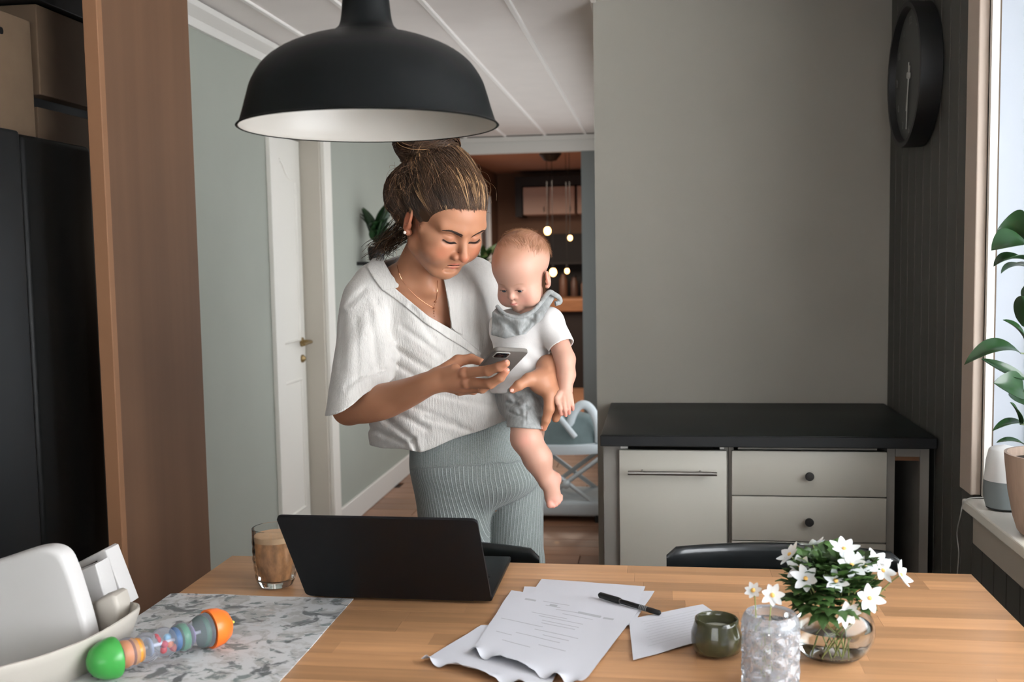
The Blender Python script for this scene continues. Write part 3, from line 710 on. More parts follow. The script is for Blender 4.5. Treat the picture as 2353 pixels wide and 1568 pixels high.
cr += [pc[-1], pc[-1]+np.array([.0, .0, -.5])]
tag(MB().tube(cr, .0016, 6).build('power_cord', mat('cord_white', (190, 188, 184), .5), None, 60), 'thin white power cord hanging down from the window sill', 'cord')

# ------------------------------------------------------------------ high chair
hc = thing('high_chair', 'white plastic high chair with tray at the lower left corner', 'high chair', (-1.28, 1.75, 0))
def pxprism(poly, Y, dy, bev, seg=3, curve=None):
    bm = bmesh.new(); v0 = [bm.verts.new(at(x, y, Y=Y)) for x, y in poly]; f = bm.faces.new(v0)
    r = bmesh.ops.extrude_face_region(bm, geom=[f]); 
    for q_ in r['geom']:
        if isinstance(q_, bmesh.types.BMVert): q_.co.y += dy
    bmesh.ops.recalc_face_normals(bm, faces=bm.faces[:])
    bmesh.ops.bevel(bm, geom=[e for e in bm.edges if abs(e.verts[0].co.y-e.verts[1].co.y) < 1e-5], offset=bev, segments=seg, profile=.5, affect='EDGES')
    if curve:
        for q_ in bm.verts: q_.co.y += curve(q_.co)
    return MB().bm(bm)
def smoothpoly(p, n=5):
    p = np.array(p, float); out = []; N_ = len(p)
    for i in range(N_):
        p0, p1, p2, p3 = p[i-1], p[i], p[(i+1) % N_], p[(i+2) % N_]
        for s_ in np.linspace(0, 1, n)[:-1]: out.append(tuple(.5*((2*p1)+(-p0+p2)*s_+(2*p0-5*p1+4*p2-p3)*s_**2+(-p0+3*p1-3*p2+p3)*s_**3)))
    return out
bp_ = [(-160, 1350), (-80, 1315), (0, 1288), (60, 1268), (95, 1261), (122, 1265), (142, 1280), (157, 1312), (170, 1350), (188, 1410), (203, 1470), (206, 1520), (150, 1560), (0, 1600), (-160, 1600)]
pxprism(smoothpoly(bp_, 4), 1.66, .045, .012, 4).build('backrest', PLW, hc, 50)
pxprism([(172, 1297), (236, 1264), (243, 1266), (291, 1392), (266, 1396), (222, 1290), (182, 1311)], 1.86, .05, .003).build('rear_frame', PLW, hc, 50)
pxprism([(160, 1322), (219, 1297), (240, 1372), (236, 1384), (188, 1402)], 1.80, .05, .003).build('side_panel', PLW, hc, 50)
pxprism([(186, 1398), (236, 1378), (250, 1420), (252, 1470), (204, 1480)], 1.78, .05, .003).build('lower_panel', PLW2, hc, 50)
pxprism([(213, 1390), (222, 1380), (254, 1368), (264, 1372), (272, 1398), (268, 1440), (228, 1460)], 1.72, .05, .008).build('arm_block', PLW2, hc, 50)
rim = [(-300, 1640, 1.30), (-120, 1575, 1.38), (0, 1540, 1.44), (80, 1519, 1.49), (150, 1495, 1.54), (210, 1470, 1.59), (262, 1441, 1.64), (300, 1417, 1.68), (320, 1401, 1.72), (318, 1391, 1.76), (296, 1387, 1.79), (262, 1385, 1.82), (228, 1383, 1.84), (120, 1390, 1.86), (-60, 1420, 1.86), (-260, 1500, 1.80), (-400, 1600, 1.60)]
R3 = np.array([at(x, y, Y=Y) for x, y, Y in rim]); rr_ = []
for i in range(len(R3)):
    p0, p1, p2, p3 = R3[i-1], R3[i], R3[(i+1) % len(R3)], R3[(i+2) % len(R3)]
    for s_ in np.linspace(0, 1, 6)[:-1]: rr_.append(.5*((2*p1)+(-p0+p2)*s_+(2*p0-5*p1+4*p2-p3)*s_**2+(-p0+3*p1-3*p2+p3)*s_**3))
R3 = np.array(rr_); cen = R3.mean(0)
def rg(sc, dz): q_ = cen+(R3-cen)*sc; q_[:, 2] = R3[:, 2]*1.0+dz; q_[:, :2] = cen[:2]+(R3[:, :2]-cen[:2])*sc; return q_
MB().ring([rg(.5, -.095), rg(.62, -.092), rg(.80, -.075), rg(.92, -.04), rg(.985, -.012), rg(1.0, -.003), rg(.997, .003), rg(.98, .004), rg(.965, -.002), rg(.90, -.022), rg(.78, -.045), rg(.6, -.055), rg(.3, -.058)]).build('tray', PLW2, hc, 60)
MB().tube([(-1.38, 1.80, .66), (-1.40, 1.82, .5), (-1.42, 1.9, .02)], [.03, .028, .022], 12).build('leg', PLW, hc, 50)
MB().tube([(-1.22, 1.80, .66), (-1.22, 1.82, .5), (-1.20, 1.9, .02)], [.03, .028, .022], 12).build('leg', PLW, hc, 50)
MB().tube([(-1.38, 1.62, .66), (-1.40, 1.58, .5), (-1.42, 1.45, .02)], [.03, .028, .022], 12).build('leg', PLW, hc, 50)
MB().tube([(-1.22, 1.62, .66), (-1.22, 1.58, .5), (-1.20, 1.45, .02)], [.03, .028, .022], 12).build('leg', PLW, hc, 50)
MB().box((-1.42, 1.56, .60), (-1.17, 1.84, .68), .02, 3).build('seat', PLW, hc, 50)

# ------------------------------------------------------------------ rattle toy
G_ = at(246, 1516, Z=.777); O_ = at(499, 1441, Z=.777); dv = (O_-G_); Lt = np.linalg.norm(dv); dv = dv/Lt
t = thing('rain_stick_toy', 'baby rattle toy with green and orange ends on the marbled runner', 'toy', tuple(G_))
Gm = mat('toy_green', (66, 158, 72), .28, sss=.1); Om = mat('toy_orange', (248, 120, 44), .3, sss=.1); CL = mat('toy_clear', (232, 236, 246), .06, trans=.86, ior=1.12)
MB().lathe([(.0001, -.034), (.012, -.032), (.024, -.024), (.032, -.010), (.0355, .005), (.036, .012), (.0345, .016), (.0001, .017)], G_, 36, dirv=dv).build('end_cap', Gm, t, 60)
MB().lathe([(.0001, Lt+.028), (.013, Lt+.026), (.026, Lt+.018), (.034, Lt+.004), (.0365, Lt-.012), (.036, Lt-.018), (.032, Lt-.018), (.031, Lt-.012), (.0001, Lt-.010)], G_, 36, dirv=dv).build('end_cap', Om, t, 60, label='orange end cap')
prf = [(.030, .017)]
for i in range(4):
    s0 = .02+i*(Lt-.075)/4; s1 = .02+(i+1)*(Lt-.075)/4
    for s_ in np.linspace(0, 1, 8): prf.append((.0195+.0080*math.sin(math.pi*s_)**.8, s0+(s1-s0)*s_))
prf += [(.022, Lt-.050), (.030, Lt-.035), (.032, Lt-.020)]
MB().lathe(prf, G_, 32, dirv=dv).build('clear_tube', CL, t, 60)
for s_, r, w_, c in ((.15, .0225, .016, (232, 140, 60)), (.25, .022, .016, (226, 150, 50)), (.60, .021, .010, (36, 112, 168)), (.67, .023, .012, (34, 128, 84)), (.74, .018, .006, (170, 150, 190)), (.86, .028, .010, (26, 92, 66)), (.36, .015, .005, (150, 166, 190))):
    MB().lathe([(.002, s_*Lt-w_/2), (r*.9, s_*Lt-w_/2), (r, s_*Lt), (r*.9, s_*Lt+w_/2), (.002, s_*Lt+w_/2)], G_, 24, dirv=dv).build('disc', mat('toy_%d' % c[0]+str(c[1]), c, .35), t, 60)
MB().cyl(G_+dv*.015, G_+dv*(Lt-.012), .003, n=8).build('rod', mat('toy_rod', (200, 205, 215), .3), t)
for i, c in enumerate(((206, 34, 48), (206, 34, 48), (190, 20, 60), (90, 160, 210), (240, 120, 60), (130, 190, 220), (206, 34, 48), (230, 90, 60), (60, 60, 70), (206, 34, 48))):
    p = G_+dv*Lt*(.44+.015*i)+np.array([random.uniform(-.008, .008), random.uniform(-.008, .008), random.uniform(-.016, .012)])
    bm = bmesh.new(); bmesh.ops.create_icosphere(bm, subdivisions=2, radius=.0062); MB().bm(bm, Matrix.Translation(p)).build('bead', mat('bead_%d_%d' % (c[0], c[1]), c, .3), t, 60)
MB().lathe([(.0035, Lt+.026), (.003, Lt+.034), (.001, Lt+.036)], G_, 8, dirv=dv).build('tip', mat('toy_yellow', (220, 210, 70), .4), t)

# ------------------------------------------------------------------ bassinet in the hall
BY = 5.72
t = thing('bassinet', 'grey baby bassinet with arched handle on crossed legs in the hall', 'bassinet', (-.60, BY, 0))
FAB = mat('bassinet_fabric', (104, 118, 118), .9, noise=(20, .15)); FAB2 = mat('bassinet_light', (196, 203, 206), .8); ALU = mat('grey_tube', (200, 206, 208), .35, metal=.2)
def ellring(cx, cy, rx, ry, z, n=40, p=.75):
    a = np.linspace(0, 2*math.pi, n, endpoint=False); return np.c_[cx+rx*np.sign(np.cos(a))*np.abs(np.cos(a))**p, cy+ry*np.sign(np.sin(a))*np.abs(np.sin(a))**p, np.full(n, z)]
bcx = -.60
MB().ring([ellring(bcx, BY, .30, .17, .37), ellring(bcx, BY, .34, .20, .375), ellring(bcx, BY, .345, .205, .40), ellring(bcx, BY, .345, .205, .425), ellring(bcx, BY, .32, .18, .43)]).build('rim_band', FAB2, t, 60)
sh = []
for z, s_ in ((.43, .97), (.47, .93), (.52, .86), (.56, .75), (.575, .6)):
    sh.append(ellring(bcx+.0, BY, .31*s_, .19*s_, z))
MB().ring(sh).build('shell', FAB, t, 60)
# arch hood
m = MB(); a = np.linspace(math.radians(-6), math.radians(186), 22)
hx = at(1342, 970, Y=BY-.1)
m.tube([(hx[0]+.083*math.cos(q_), BY-.13, .455+.19*math.sin(q_)) for q_ in a], .024, 10).build('handle', FAB2, t, 60)
MB().tube([at(1262, 930, Y=BY-.2), at(1322, 1005, Y=BY-.2)], .016, 10).build('side_strap', FAB2, t, 60)
for dy in (-.17, .17):
    MB().tube([(bcx-.12, BY+dy, .38), (bcx+.32, BY+dy, .05)], .013, 8).build('leg', ALU, t, 60)
    MB().tube([(bcx+.32, BY+dy*.9, .38), (bcx-.12, BY+dy*.9, .05)], .013, 8).build('leg', ALU, t, 60)
MB().lathe([(.022, 0), (.022, .03), (.01, .036)], (-.50, BY-.20, .215), 16, dirv=(0, -1, 0)).build('pivot', ALU, t, 50)
MB().box((bcx-.24, BY-.2, .03), (bcx+.30, BY+.2, .115), .02, 3).build('basket', FAB2, t, 50)
for sx in (-.2, .27):
    for dy in (-.18, .18): MB().cyl((bcx+sx, BY+dy, 0), (bcx+sx, BY+dy, .04), .02).build('foot', BLACKP, t)

# plant on a small shelf on the hall wall, leaves show behind the woman's hair
t = thing('potted_plant', 'dark green plant on the hall wall behind the woman\'s hair', 'plant', (-1.60, 5.78, 1.45))
MB().lathe([(.03, 0), (.045, .01), (.05, .08), (.045, .09), (.001, .085)], (-1.61, 5.78, 1.45), 20).build('pot', BLACKP, t, 50)
MB().box((-1.70, 5.68, 1.43), (-1.54, 5.88, 1.45)).build('wall_shelf', BLACKP, t)
r5 = random.Random(11)
for i in range(26):
    a = r5.uniform(0, 6.28); c = np.array([-1.61, 5.78, 1.54]); tp = c+np.array([.09*math.cos(a), .09*math.sin(a), r5.uniform(.05, .26)])
    big_leaf(c+np.array([0, 0, r5.uniform(0, .1)]), tp, .03, .01, 0, r5.uniform(-1, 1)).build('leaf', PL, t, 60)

# ------------------------------------------------------------------ far room beyond the hall
WARM = mat('far_wall_brown', (128, 100, 82), .8, noise=(3, .12))
struct('wall_far_room', MB().box((-2.2, 12.6, 0), (1.6, 12.75, 2.5)).box((1.0, 8.0, 0), (1.1, 12.7, 2.5)).box((-2.02, 8.06, 0), (-1.95, 10.9, 2.5)).box((-2.02, 12.1, 0), (-1.95, 12.7, 2.5)).box((-2.02, 10.9, 2.2), (-1.95, 12.1, 2.5)).box((-2.02, 10.9, 0), (-1.95, 12.1, 1.1)), WARM)
struct('ceiling_far_room', MB().box((-2.2, 8.0, 2.5), (1.6, 12.75, 2.6)), mat('far_ceiling', (172, 138, 120), .8))
w = bpy.data.objects.new('window_2', None); COL.objects.link(w); w.location = (-1.97, 11.5, 1.1); w['kind'] = 'structure'
MB().box((-2.01, 10.9, 1.1), (-1.95, 10.95, 2.2)).box((-2.01, 12.05, 1.1), (-1.95, 12.1, 2.2)).box((-2.01, 11.45, 1.1), (-1.97, 11.5, 2.2)).box((-2.01, 10.9, 1.1), (-1.94, 12.1, 1.14)).build('frame', WHITE, w)
MB().box((-1.99, 10.95, 1.14), (-1.985, 12.05, 2.2)).build('pane', MATS['window_glass'], w)
# kitchen wall of the far room
DK = mat('dark_kitchen', (30, 24, 22), .6)
t = thing('tall_cabinet', 'dark frame around the pale upper cupboards in the far room', 'cabinet', (-1.2, 12.3, 0))
MB().box((-1.66, 12.1, 2.31), (-.5, 12.58, 2.42)).box((-1.66, 12.1, 1.95), (-1.58, 12.58, 2.31)).build('frame', DK, t)
MB().box((-1.1, 12.1, 0), (-.5, 12.58, .9)).build('lower_unit', DK, t)
for i, x in enumerate((-1.57, -1.26, -.93)):
    t = thing('cupboard', ['left', 'middle', 'right'][i]+' pale upper cupboard in the far room', 'cabinet', (x+.15, 12.3, 1.97), 'upper cupboards in the far room')
    MB().box((x, 12.12, 1.97), (x+.305, 12.58, 2.30), .006).build('body', mat('far_cupboard', (182, 152, 136), .5), t); MB().box((x+.004, 12.10, 1.975), (x+.301, 12.118, 2.295), .006).build('door', MATS['far_cupboard'], t)
    MB().cyl((x+.25, 12.09, 2.0), (x+.25, 12.09, 2.06), .005).build('handle', BLACKP, t)
t = thing('dark_shelf', 'dark open shelf with bottles and jars behind the glowing bulbs', 'shelf', (-1.0, 12.4, .95))
MB().box((-1.35, 12.50, .95), (-.45, 12.58, 1.75)).box((-1.35, 12.2, 1.38), (-.45, 12.5, 1.41)).box((-1.35, 12.2, .93), (-.45, 12.5, .96)).build('boards', DK, t)
for i, (x, h_, r, c, lab) in enumerate(((-1.12, .30, .05, (120, 84, 66), 'brown jar left of the others on the dark shelf'), (-.99, .26, .045, (96, 70, 58), 'darker brown jar in the middle of the shelf'), (-.87, .22, .04, (140, 110, 92), 'small pale jar on the right of the dark shelf'))):
    t = thing('jar', lab, 'jar', (x, 12.3, .96), 'jars on the dark shelf'); MB().lathe([(r*.9, 0), (r, .02), (r, h_*.8), (r*.6, h_*.9), (r*.6, h_)], (x, 12.3, .961), 16).build('body', mat('jar_%d' % c[0], c, .4), t, 50); MB().lathe([(r*.65, h_), (r*.65, h_+.02)], (x, 12.3, .961), 16).build('lid', DK, t)
t = thing('sideboard', 'brown wooden sideboard top below the glowing bulbs', 'sideboard', (-.95, 11.7, 0))
MB().box((-1.2, 11.3, .86), (-.3, 12.1, 1.0), .01).build('top', mat('sideboard_wood', (142, 98, 66), .5, noise=(8, .2, (1, 4, 4))), t)
MB().box((-1.15, 11.36, 0), (-.3, 12.05, .86)).build('body', DK, t)
# pendant cluster
t = thing('pendant_cluster', 'black ceiling light with four hanging warm glowing bulbs in the far room', 'lamp', (-.85, 10, 2.5))
MB().lathe([(.10, 0), (.11, -.04), (.06, -.10), (.001, -.11)], (at(1265, 395, Y=10)[0], 10, 2.5), 20).build('canopy', BLACKP, t, 50)
BULB = mat('glowing_bulb', (255, 190, 120), .3, emit=(255, 196, 130), estr=9)
for (px, py, dy, r) in ((1258, 531, 0, .034), (1310, 547, .1, .023), (1271, 626, -.1, .034), (1303, 623, .15, .023)):
    p = at(px, py, Y=10+dy)
    bm = bmesh.new(); bmesh.ops.create_uvsphere(bm, u_segments=20, v_segments=12, radius=r); bmesh.ops.scale(bm, vec=(1, 1, 1.2), verts=bm.verts); MB().bm(bm, Matrix.Translation(p)).build('bulb', BULB, t, 60)
    MB().cyl(p+[0, 0, r], p+[0, 0, r+.05], .012, n=10).build('socket', BLACKP, t); MB().cyl(p+[0, 0, r+.05], (p[0], p[1], 2.48), .003, n=6).build('wire', BLACKP, t)
# plant near the far window
c0 = at(1108, 600, Y=10.2)
t = thing('potted_plant', 'dark plant in front of the bright far window between the two heads', 'plant', (c0[0], c0[1], 0))
MB().lathe([(.10, 0), (.14, .3), (.12, .31), (.001, .3)], (c0[0], c0[1], .0), 20).build('pot', BLACKP, t, 50)
MB().tube([(c0[0], c0[1], .3), (c0[0], c0[1], 1.3)], .012, 8).build('stem', MATS['plant_stem'], t)
for i in range(60):
    a = r5.uniform(0, 6.28); z = r5.uniform(1.0, 1.5); c = np.array([c0[0], c0[1], z]); q_ = r5.uniform(.1, .2)
    big_leaf(c, c+np.array([q_*math.cos(a), q_*math.sin(a), r5.uniform(-.02, .16)]), .035, .01, 0, r5.uniform(-1, 1)).build('leaf', PL, t, 60)
# ------------------------------------------------------------------ implicit surfaces for bodies and clothes
def nv(v): v = np.array(v, float); return v/np.linalg.norm(v)
def sph(c, r):
    c = np.array(c, float); return lambda P: np.linalg.norm(P-c, axis=1)-r
def ell(c, r, M=None):
    c = np.array(c, float); r = np.array(r, float)
    def f(P):
        q = P-c
        if M is not None: q = q@M          # columns of M = local axes
        k0 = np.linalg.norm(q/r, axis=1); k1 = np.linalg.norm(q/(r*r), axis=1)
        return np.where(k1 > 1e-9, k0*(k0-1)/np.maximum(k1, 1e-9), -r.min())
    return f
def cap(a, b, ra, rb, flat=None):
    """round cone a-b; flat=(direction, factor<1) squashes it along a direction"""
    a = np.array(a, float); b = np.array(b, float); ba = b-a; L2 = max(ba@ba, 1e-12)
    if flat is not None:
        n = nv(flat[0]); s = flat[1]
    def f(P):
        q = P-a; h = np.clip((q@ba)/L2, 0, 1); d = q-h[:, None]*ba
        if flat is not None:
            dn_ = d@n; d = d+np.outer(dn_*(1/s-1), n); dd = np.linalg.norm(d, axis=1); r = ra+(rb-ra)*h
            k = (dd-r); return k*np.where(np.abs(dn_) > 1e-9, s+(1-s)*0.3, 1)
        return np.linalg.norm(d, axis=1)-(ra+(rb-ra)*h)
    return f
def chain(pts, rad, k=.004, flat=None):
    return [('+', cap(pts[i], pts[i+1], rad[i], rad[i+1], flat), k) for i in range(len(pts)-1)]
def limb(px_pts, rads, k=.003, n=4):
    p = np.array([wp(*q_) for q_ in px_pts]) if len(px_pts[0]) == 3 and px_pts[0][0] > 100 else np.array(px_pts)
    P4 = catm(np.c_[p, rads], n); return [('+', cap(P4[i, :3], P4[i+1, :3], P4[i, 3], P4[i+1, 3]), k if i else .02) for i in range(len(P4)-1)]
def evalops(ops, P, sel=None, C=None, mar=0):
    d = np.full(len(P), 1.0, np.float64)
    for op, f, k in ops:
        if sel is not None:
            dc = f(C); m = dc < mar*1.25+k*1.6+.004; m = m[sel] if op == '+' else m[sel]
            if not m.any(): continue
            idx = np.nonzero(m)[0]; g = f(P[idx]); c = d[idx]
        else: idx = slice(None); g = f(P); c = d
        if op == '+':
            h = np.maximum(k-np.abs(c-g), 0)/k if k > 0 else 0; d[idx] = np.minimum(c, g)-h*h*k*.25
        elif op == '-':
            g = -g; h = np.maximum(k-np.abs(c-g), 0)/k if k > 0 else 0; d[idx] = np.maximum(c, g)+h*h*k*.25
    return d
def grid_mesh(fun, lo, hi, h, mar=0.0):
    """sparse surface nets; fun(P) or list of ops"""
    B = 8; lo = np.array(lo, float); nb = np.ceil((np.array(hi)-lo)/(h*B)).astype(int)+0
    bi = np.stack(np.meshgrid(*[np.arange(n) for n in nb], indexing='ij'), -1).reshape(-1, 3)
    C = lo+(bi*B+(B-1)/2)*h; rad = B*h*.87
    isops = isinstance(fun, list)
    dc = evalops(fun, C) if isops else fun(C)
    act = np.abs(dc) < rad*1.35+mar
    D = np.empty(tuple(nb*B), np.float32).reshape(nb[0], B, nb[1], B, nb[2], B)
    D[:] = np.where(dc > 0, 1.0, -1.0).astype(np.float32).reshape(nb[0], 1, nb[1], 1, nb[2], 1)
    ab = bi[act]; AC = C[act]
    off = np.stack(np.meshgrid(*[np.arange(B)]*3, indexing='ij'), -1).reshape(-1, 3)
    CH = 700
    for s in range(0, len(ab), CH):
        b_ = ab[s:s+CH]; P = (lo+(b_[:, None, :]*B+off[None])*h).reshape(-1, 3)
        sel = np.repeat(np.arange(len(b_)), B**3)
        v = evalops(fun, P, sel, AC[s:s+CH], rad*1.3) if isops else fun(P)
        D[b_[:, 0], :, b_[:, 1], :, b_[:, 2], :] = v.reshape(-1, B, B, B)
    D = D.reshape(tuple(nb*B)); S = D < 0
    n = S.shape
    c8 = [(0, 0, 0), (1, 0, 0), (0, 1, 0), (1, 1, 0), (0, 0, 1), (1, 0, 1), (0, 1, 1), (1, 1, 1)]
    sl = lambda o: tuple(slice(o[i], n[i]-1+o[i]) for i in range(3))
    any_ = np.zeros([k-1 for k in n], bool); all_ = np.ones([k-1 for k in n], bool)
    for o in c8: any_ |= S[sl(o)]; all_ &= S[sl(o)]
    I = np.argwhere(any_ & ~all_); V = np.stack([D[I[:, 0]+o[0], I[:, 1]+o[1], I[:, 2]+o[2]] for o in c8], 1).astype(float)
    V = np.clip(V, -4*h, 4*h)
    acc = np.zeros((len(I), 3)); cnt = np.zeros(len(I))
    E8 = [(a, b) for a in range(8) for b in range(a+1, 8) if bin(a ^ b).count('1') == 1]
    c8a = np.array(c8, float)
    for a, b in E8:
        m = (V[:, a] < 0) != (V[:, b] < 0); t_ = V[m, a]/(V[m, a]-V[m, b]); acc[m] += c8a[a]+(c8a[b]-c8a[a])*t_[:, None]; cnt[m] += 1
    verts = lo+(I+acc/cnt[:, None])*h
    flat_ = (I[:, 0]*n[1]+I[:, 1])*n[2]+I[:, 2]
    quads = []
    for ax in range(3):
        u, w_ = [(1, 2), (2, 0), (0, 1)][ax]
        a = [slice(0, k) for k in n]; b = [slice(0, k) for k in n]; a[ax] = slice(0, n[ax]-1); b[ax] = slice(1, n[ax])
        X = S[tuple(a)] != S[tuple(b)]; e = np.argwhere(X)
        e = e[(e[:, u] > 0) & (e[:, w_] > 0) & (e[:, u] < n[u]-1) & (e[:, w_] < n[w_]-1)]
        sg = S[e[:, 0], e[:, 1], e[:, 2]]
        def ix(du, dw):
            q = e.copy(); q[:, u] -= du; q[:, w_] -= dw
            return np.searchsorted(flat_, (q[:, 0]*n[1]+q[:, 1])*n[2]+q[:, 2])
        q = np.stack([ix(1, 1), ix(0, 1), ix(0, 0), ix(1, 0)], 1); q[~sg] = q[~sg][:, ::-1]
        quads.append(q)
    return verts, np.concatenate(quads)
def relax(v, q, it=1, lam=.5):
    for _ in range(it):
        acc = np.zeros_like(v); c = np.zeros(len(v))
        for a, b in ((0, 1), (1, 2), (2, 3), (3, 0)):
            np.add.at(acc, q[:, a], v[q[:, b]]); np.add.at(acc, q[:, b], v[q[:, a]]); np.add.at(c, q[:, a], 1); np.add.at(c, q[:, b], 1)
        v = v+lam*(acc/np.maximum(c, 1)[:, None]-v)
    return v
def fast_mesh(name, v, q, off=(0, 0, 0), smooth=True):
    v = np.asarray(v, np.float32)-np.array(off, np.float32); me = bpy.data.meshes.new(name)
    k = q.shape[1]; me.vertices.add(len(v)); me.vertices.foreach_set('co', v.ravel())
    me.loops.add(q.size); me.loops.foreach_set('vertex_index', q.ravel().astype(np.int32))
    me.polygons.add(len(q)); me.polygons.foreach_set('loop_start', (np.arange(len(q))*k).astype(np.int32))
    me.polygons.foreach_set('use_smooth', np.full(len(q), smooth)); me.update(calc_edges=True); return me
def set_attr(me, name, arr, kind='FLOAT_COLOR'):
    a = me.attributes.new(name, kind, 'POINT')
    if kind == 'FLOAT_COLOR': a.data.foreach_set('color', np.c_[arr, np.ones(len(arr))].astype(np.float32).ravel())
    else: a.data.foreach_set('value', np.asarray(arr, np.float32))
def join_geo(parts):
    V = []; Q = []; n = 0
    for v, q in parts: V.append(v); Q.append(q+n); n += len(v)
    return np.concatenate(V), np.concatenate(Q)
def tubes(paths, rad, sides=3):
    """paths (n,m,3), rad (n,m) -> verts, quads"""
    n, m, _ = paths.shape; T = np.gradient(paths, axis=1); T /= np.linalg.norm(T, axis=2, keepdims=True)+1e-12
    ref = np.array([.31, .52, .79]); U = np.cross(T, ref); U /= np.linalg.norm(U, axis=2, keepdims=True)+1e-9; W = np.cross(T, U)
    a = np.arange(sides)*2*math.pi/sides
    v = paths[:, :, None, :]+rad[:, :, None, None]*(np.cos(a)[None, None, :, None]*U[:, :, None, :]+np.sin(a)[None, None, :, None]*W[:, :, None, :])
    idx = np.arange(n*m*sides).reshape(n, m, sides); nx = np.roll(idx, -1, 2)
    q = np.stack([idx[:, :-1], nx[:, :-1], nx[:, 1:], idx[:, 1:]], -1).reshape(-1, 4)
    return v.reshape(-1, 3), q
def mixc(col, w, c):
    return col*(1-w[:, None])+np.array(lin(c))*w[:, None]
def gau(P, c, r): return np.exp(-(((P-np.array(c))/np.array(r))**2).sum(1))
def catm(p, n=6):
    p = np.array(p, float); out = []
    for i in range(len(p)-1):
        p0, p1, p2, p3 = p[max(i-1, 0)], p[i], p[i+1], p[min(i+2, len(p)-1)]
        for s_ in np.linspace(0, 1, n+1)[:-1]: out.append(.5*((2*p1)+(-p0+p2)*s_+(2*p0-5*p1+4*p2-p3)*s_**2+(-p0+3*p1-3*p2+p3)*s_**3))
    return np.array(out+[p[-1]])

SKIN = mat('woman_skin', (182, 124, 94), .45, spec=.35, sss=.10, attr='Col', bump=(420, .12, .0006), sssr=(.010, .004, .002))
SKINB = mat('baby_skin', (226, 184, 164), .45, sss=.12, spec=.35, attr='Col', sssr=(.010, .0045, .003))

# ================================================================== WOMAN
S = 1.15
phi, the = math.radians(45), math.radians(32)
Wf = np.array([math.sin(phi)*math.cos(the), -math.cos(phi)*math.cos(the), -math.sin(the)])
Wu = np.array([math.sin(phi)*math.sin(the), -math.cos(phi)*math.sin(the), math.cos(the)])
Wl = np.cross(Wf, Wu)*-1.0   # towards her left
Wl = np.array([math.cos(phi), math.sin(phi), 0.0])
ear_w = at(942, 513, Y=2.36)
WO = ear_w+Wl*.078*S
WM = np.stack([Wl, Wf, Wu], 1)          # local -> world axes as columns
def WL(p): return WO+S*(WM@np.array(p, float))
def WLd(p): return WM@np.array(p, float)
def inW(P): return ((P-WO)@WM)/S
def headops_adult():
    o = []; A_ = lambda f, k=.01: o.append(('+', f, k)); D_ = lambda f, k=.006: o.append(('-', f, k))
    A_(ell((0, -.012, .045), (.073, .096, .082)))
    A_(ell((0, .048, .040), (.058, .044, .050)), .02)             # forehead
    A_(ell((0, .030, -.020), (.060, .058, .062)), .02)            # face block
    for s in (-1, 1):
        A_(cap((s*.054, .008, -.045), (s*.022, .052, -.077), .017, .016), .022)   # jaw
        A_(sph((s*.036, .054, -.024), .031), .02)                 # cheek
        A_(cap((s*.060, .030, .002), (s*.040, .066, -.004), .012, .013), .016)    # zygoma
        A_(cap((s*.012, .083, .030), (s*.046, .070, .033), .010, .009), .014)     # brow ridge
    A_(ell((0, .0545, -.045), (.030, .025, .030)), .018)           # muzzle
    A_(sph((0, .0580, -.0805), .0165), .020)                        # chin
    for s in (-1, 1): D_(ell((s*.031, .092, .012), (.016, .013, .0105)), .012)    # sockets
    for s in (-1, 1): A_(sph((s*.0305, .0705, .0105), .0145), .004)               # lidded eyeballs
    for s in (-1, 1): D_(cap((s*.019, .0865, .0165), (s*.042, .0785, .0170), .0008, .0008), .003)   # lid crease
    A_(cap((0, .084, .018), (0, .103, -.016), .0068, .0090), .010)                # nose
    A_(sph((0, .1055, -.021), .0095), .006)
    for s in (-1, 1):
        A_(ell((s*.0132, .0930, -.0245), (.0078, .0100, .0082)), .006)
    for s in (-1, 1): D_(ell((s*.0062, .1005, -.0315), (.0036, .0058, .0032)), .002)
    # lips
    A_(cap((0, .0800, -.0465), (-.0190, .0705, -.0525), .0052, .0024), .004); A_(cap((0, .0800, -.0465), (.0190, .0705, -.0525), .0052, .0024), .004)
    A_(cap((-.010, .0755, -.0575), (.010, .0755, -.0575), .0058, .0058), .004)
    A_(cap((0, .0770, -.0570), (0, .0770, -.0570), .0062, .0062), .004)
    D_(ell((0, .079, -.0520), (.0165, .012, .0016)), .0015)
    D_(cap((-.010, .0735, -.0660), (.010, .0735, -.0660), .004, .004), .010)
    # ears
    for s in (-1, 1):
        Me = np.stack([nv((1, s*-.30, 0)), nv((s*.30, 1, -.18)), nv((0, .18, 1))], 1)
        A_(ell((s*.078, -.010, .004), (.0065, .0165, .0290), Me), .006)
        A_(sph((s*.0745, -.001, -.022), .0075), .005)
        D_(ell((s*.0850, -.006, .007), (.0055, .0085, .0170), Me), .003)
        A_(cap((s*.0775, .001, -.004), (s*.0775, .001, -.010), .0040, .0040), .003)
    return o
def place(ops, O, M, s):
    def w(f): return lambda P: f(((P-O)@M)/s)*s
    return [(a, w(f), k*s) for a, f, k in ops]
HEADW = place(headops_adult(), WO, WM, S)
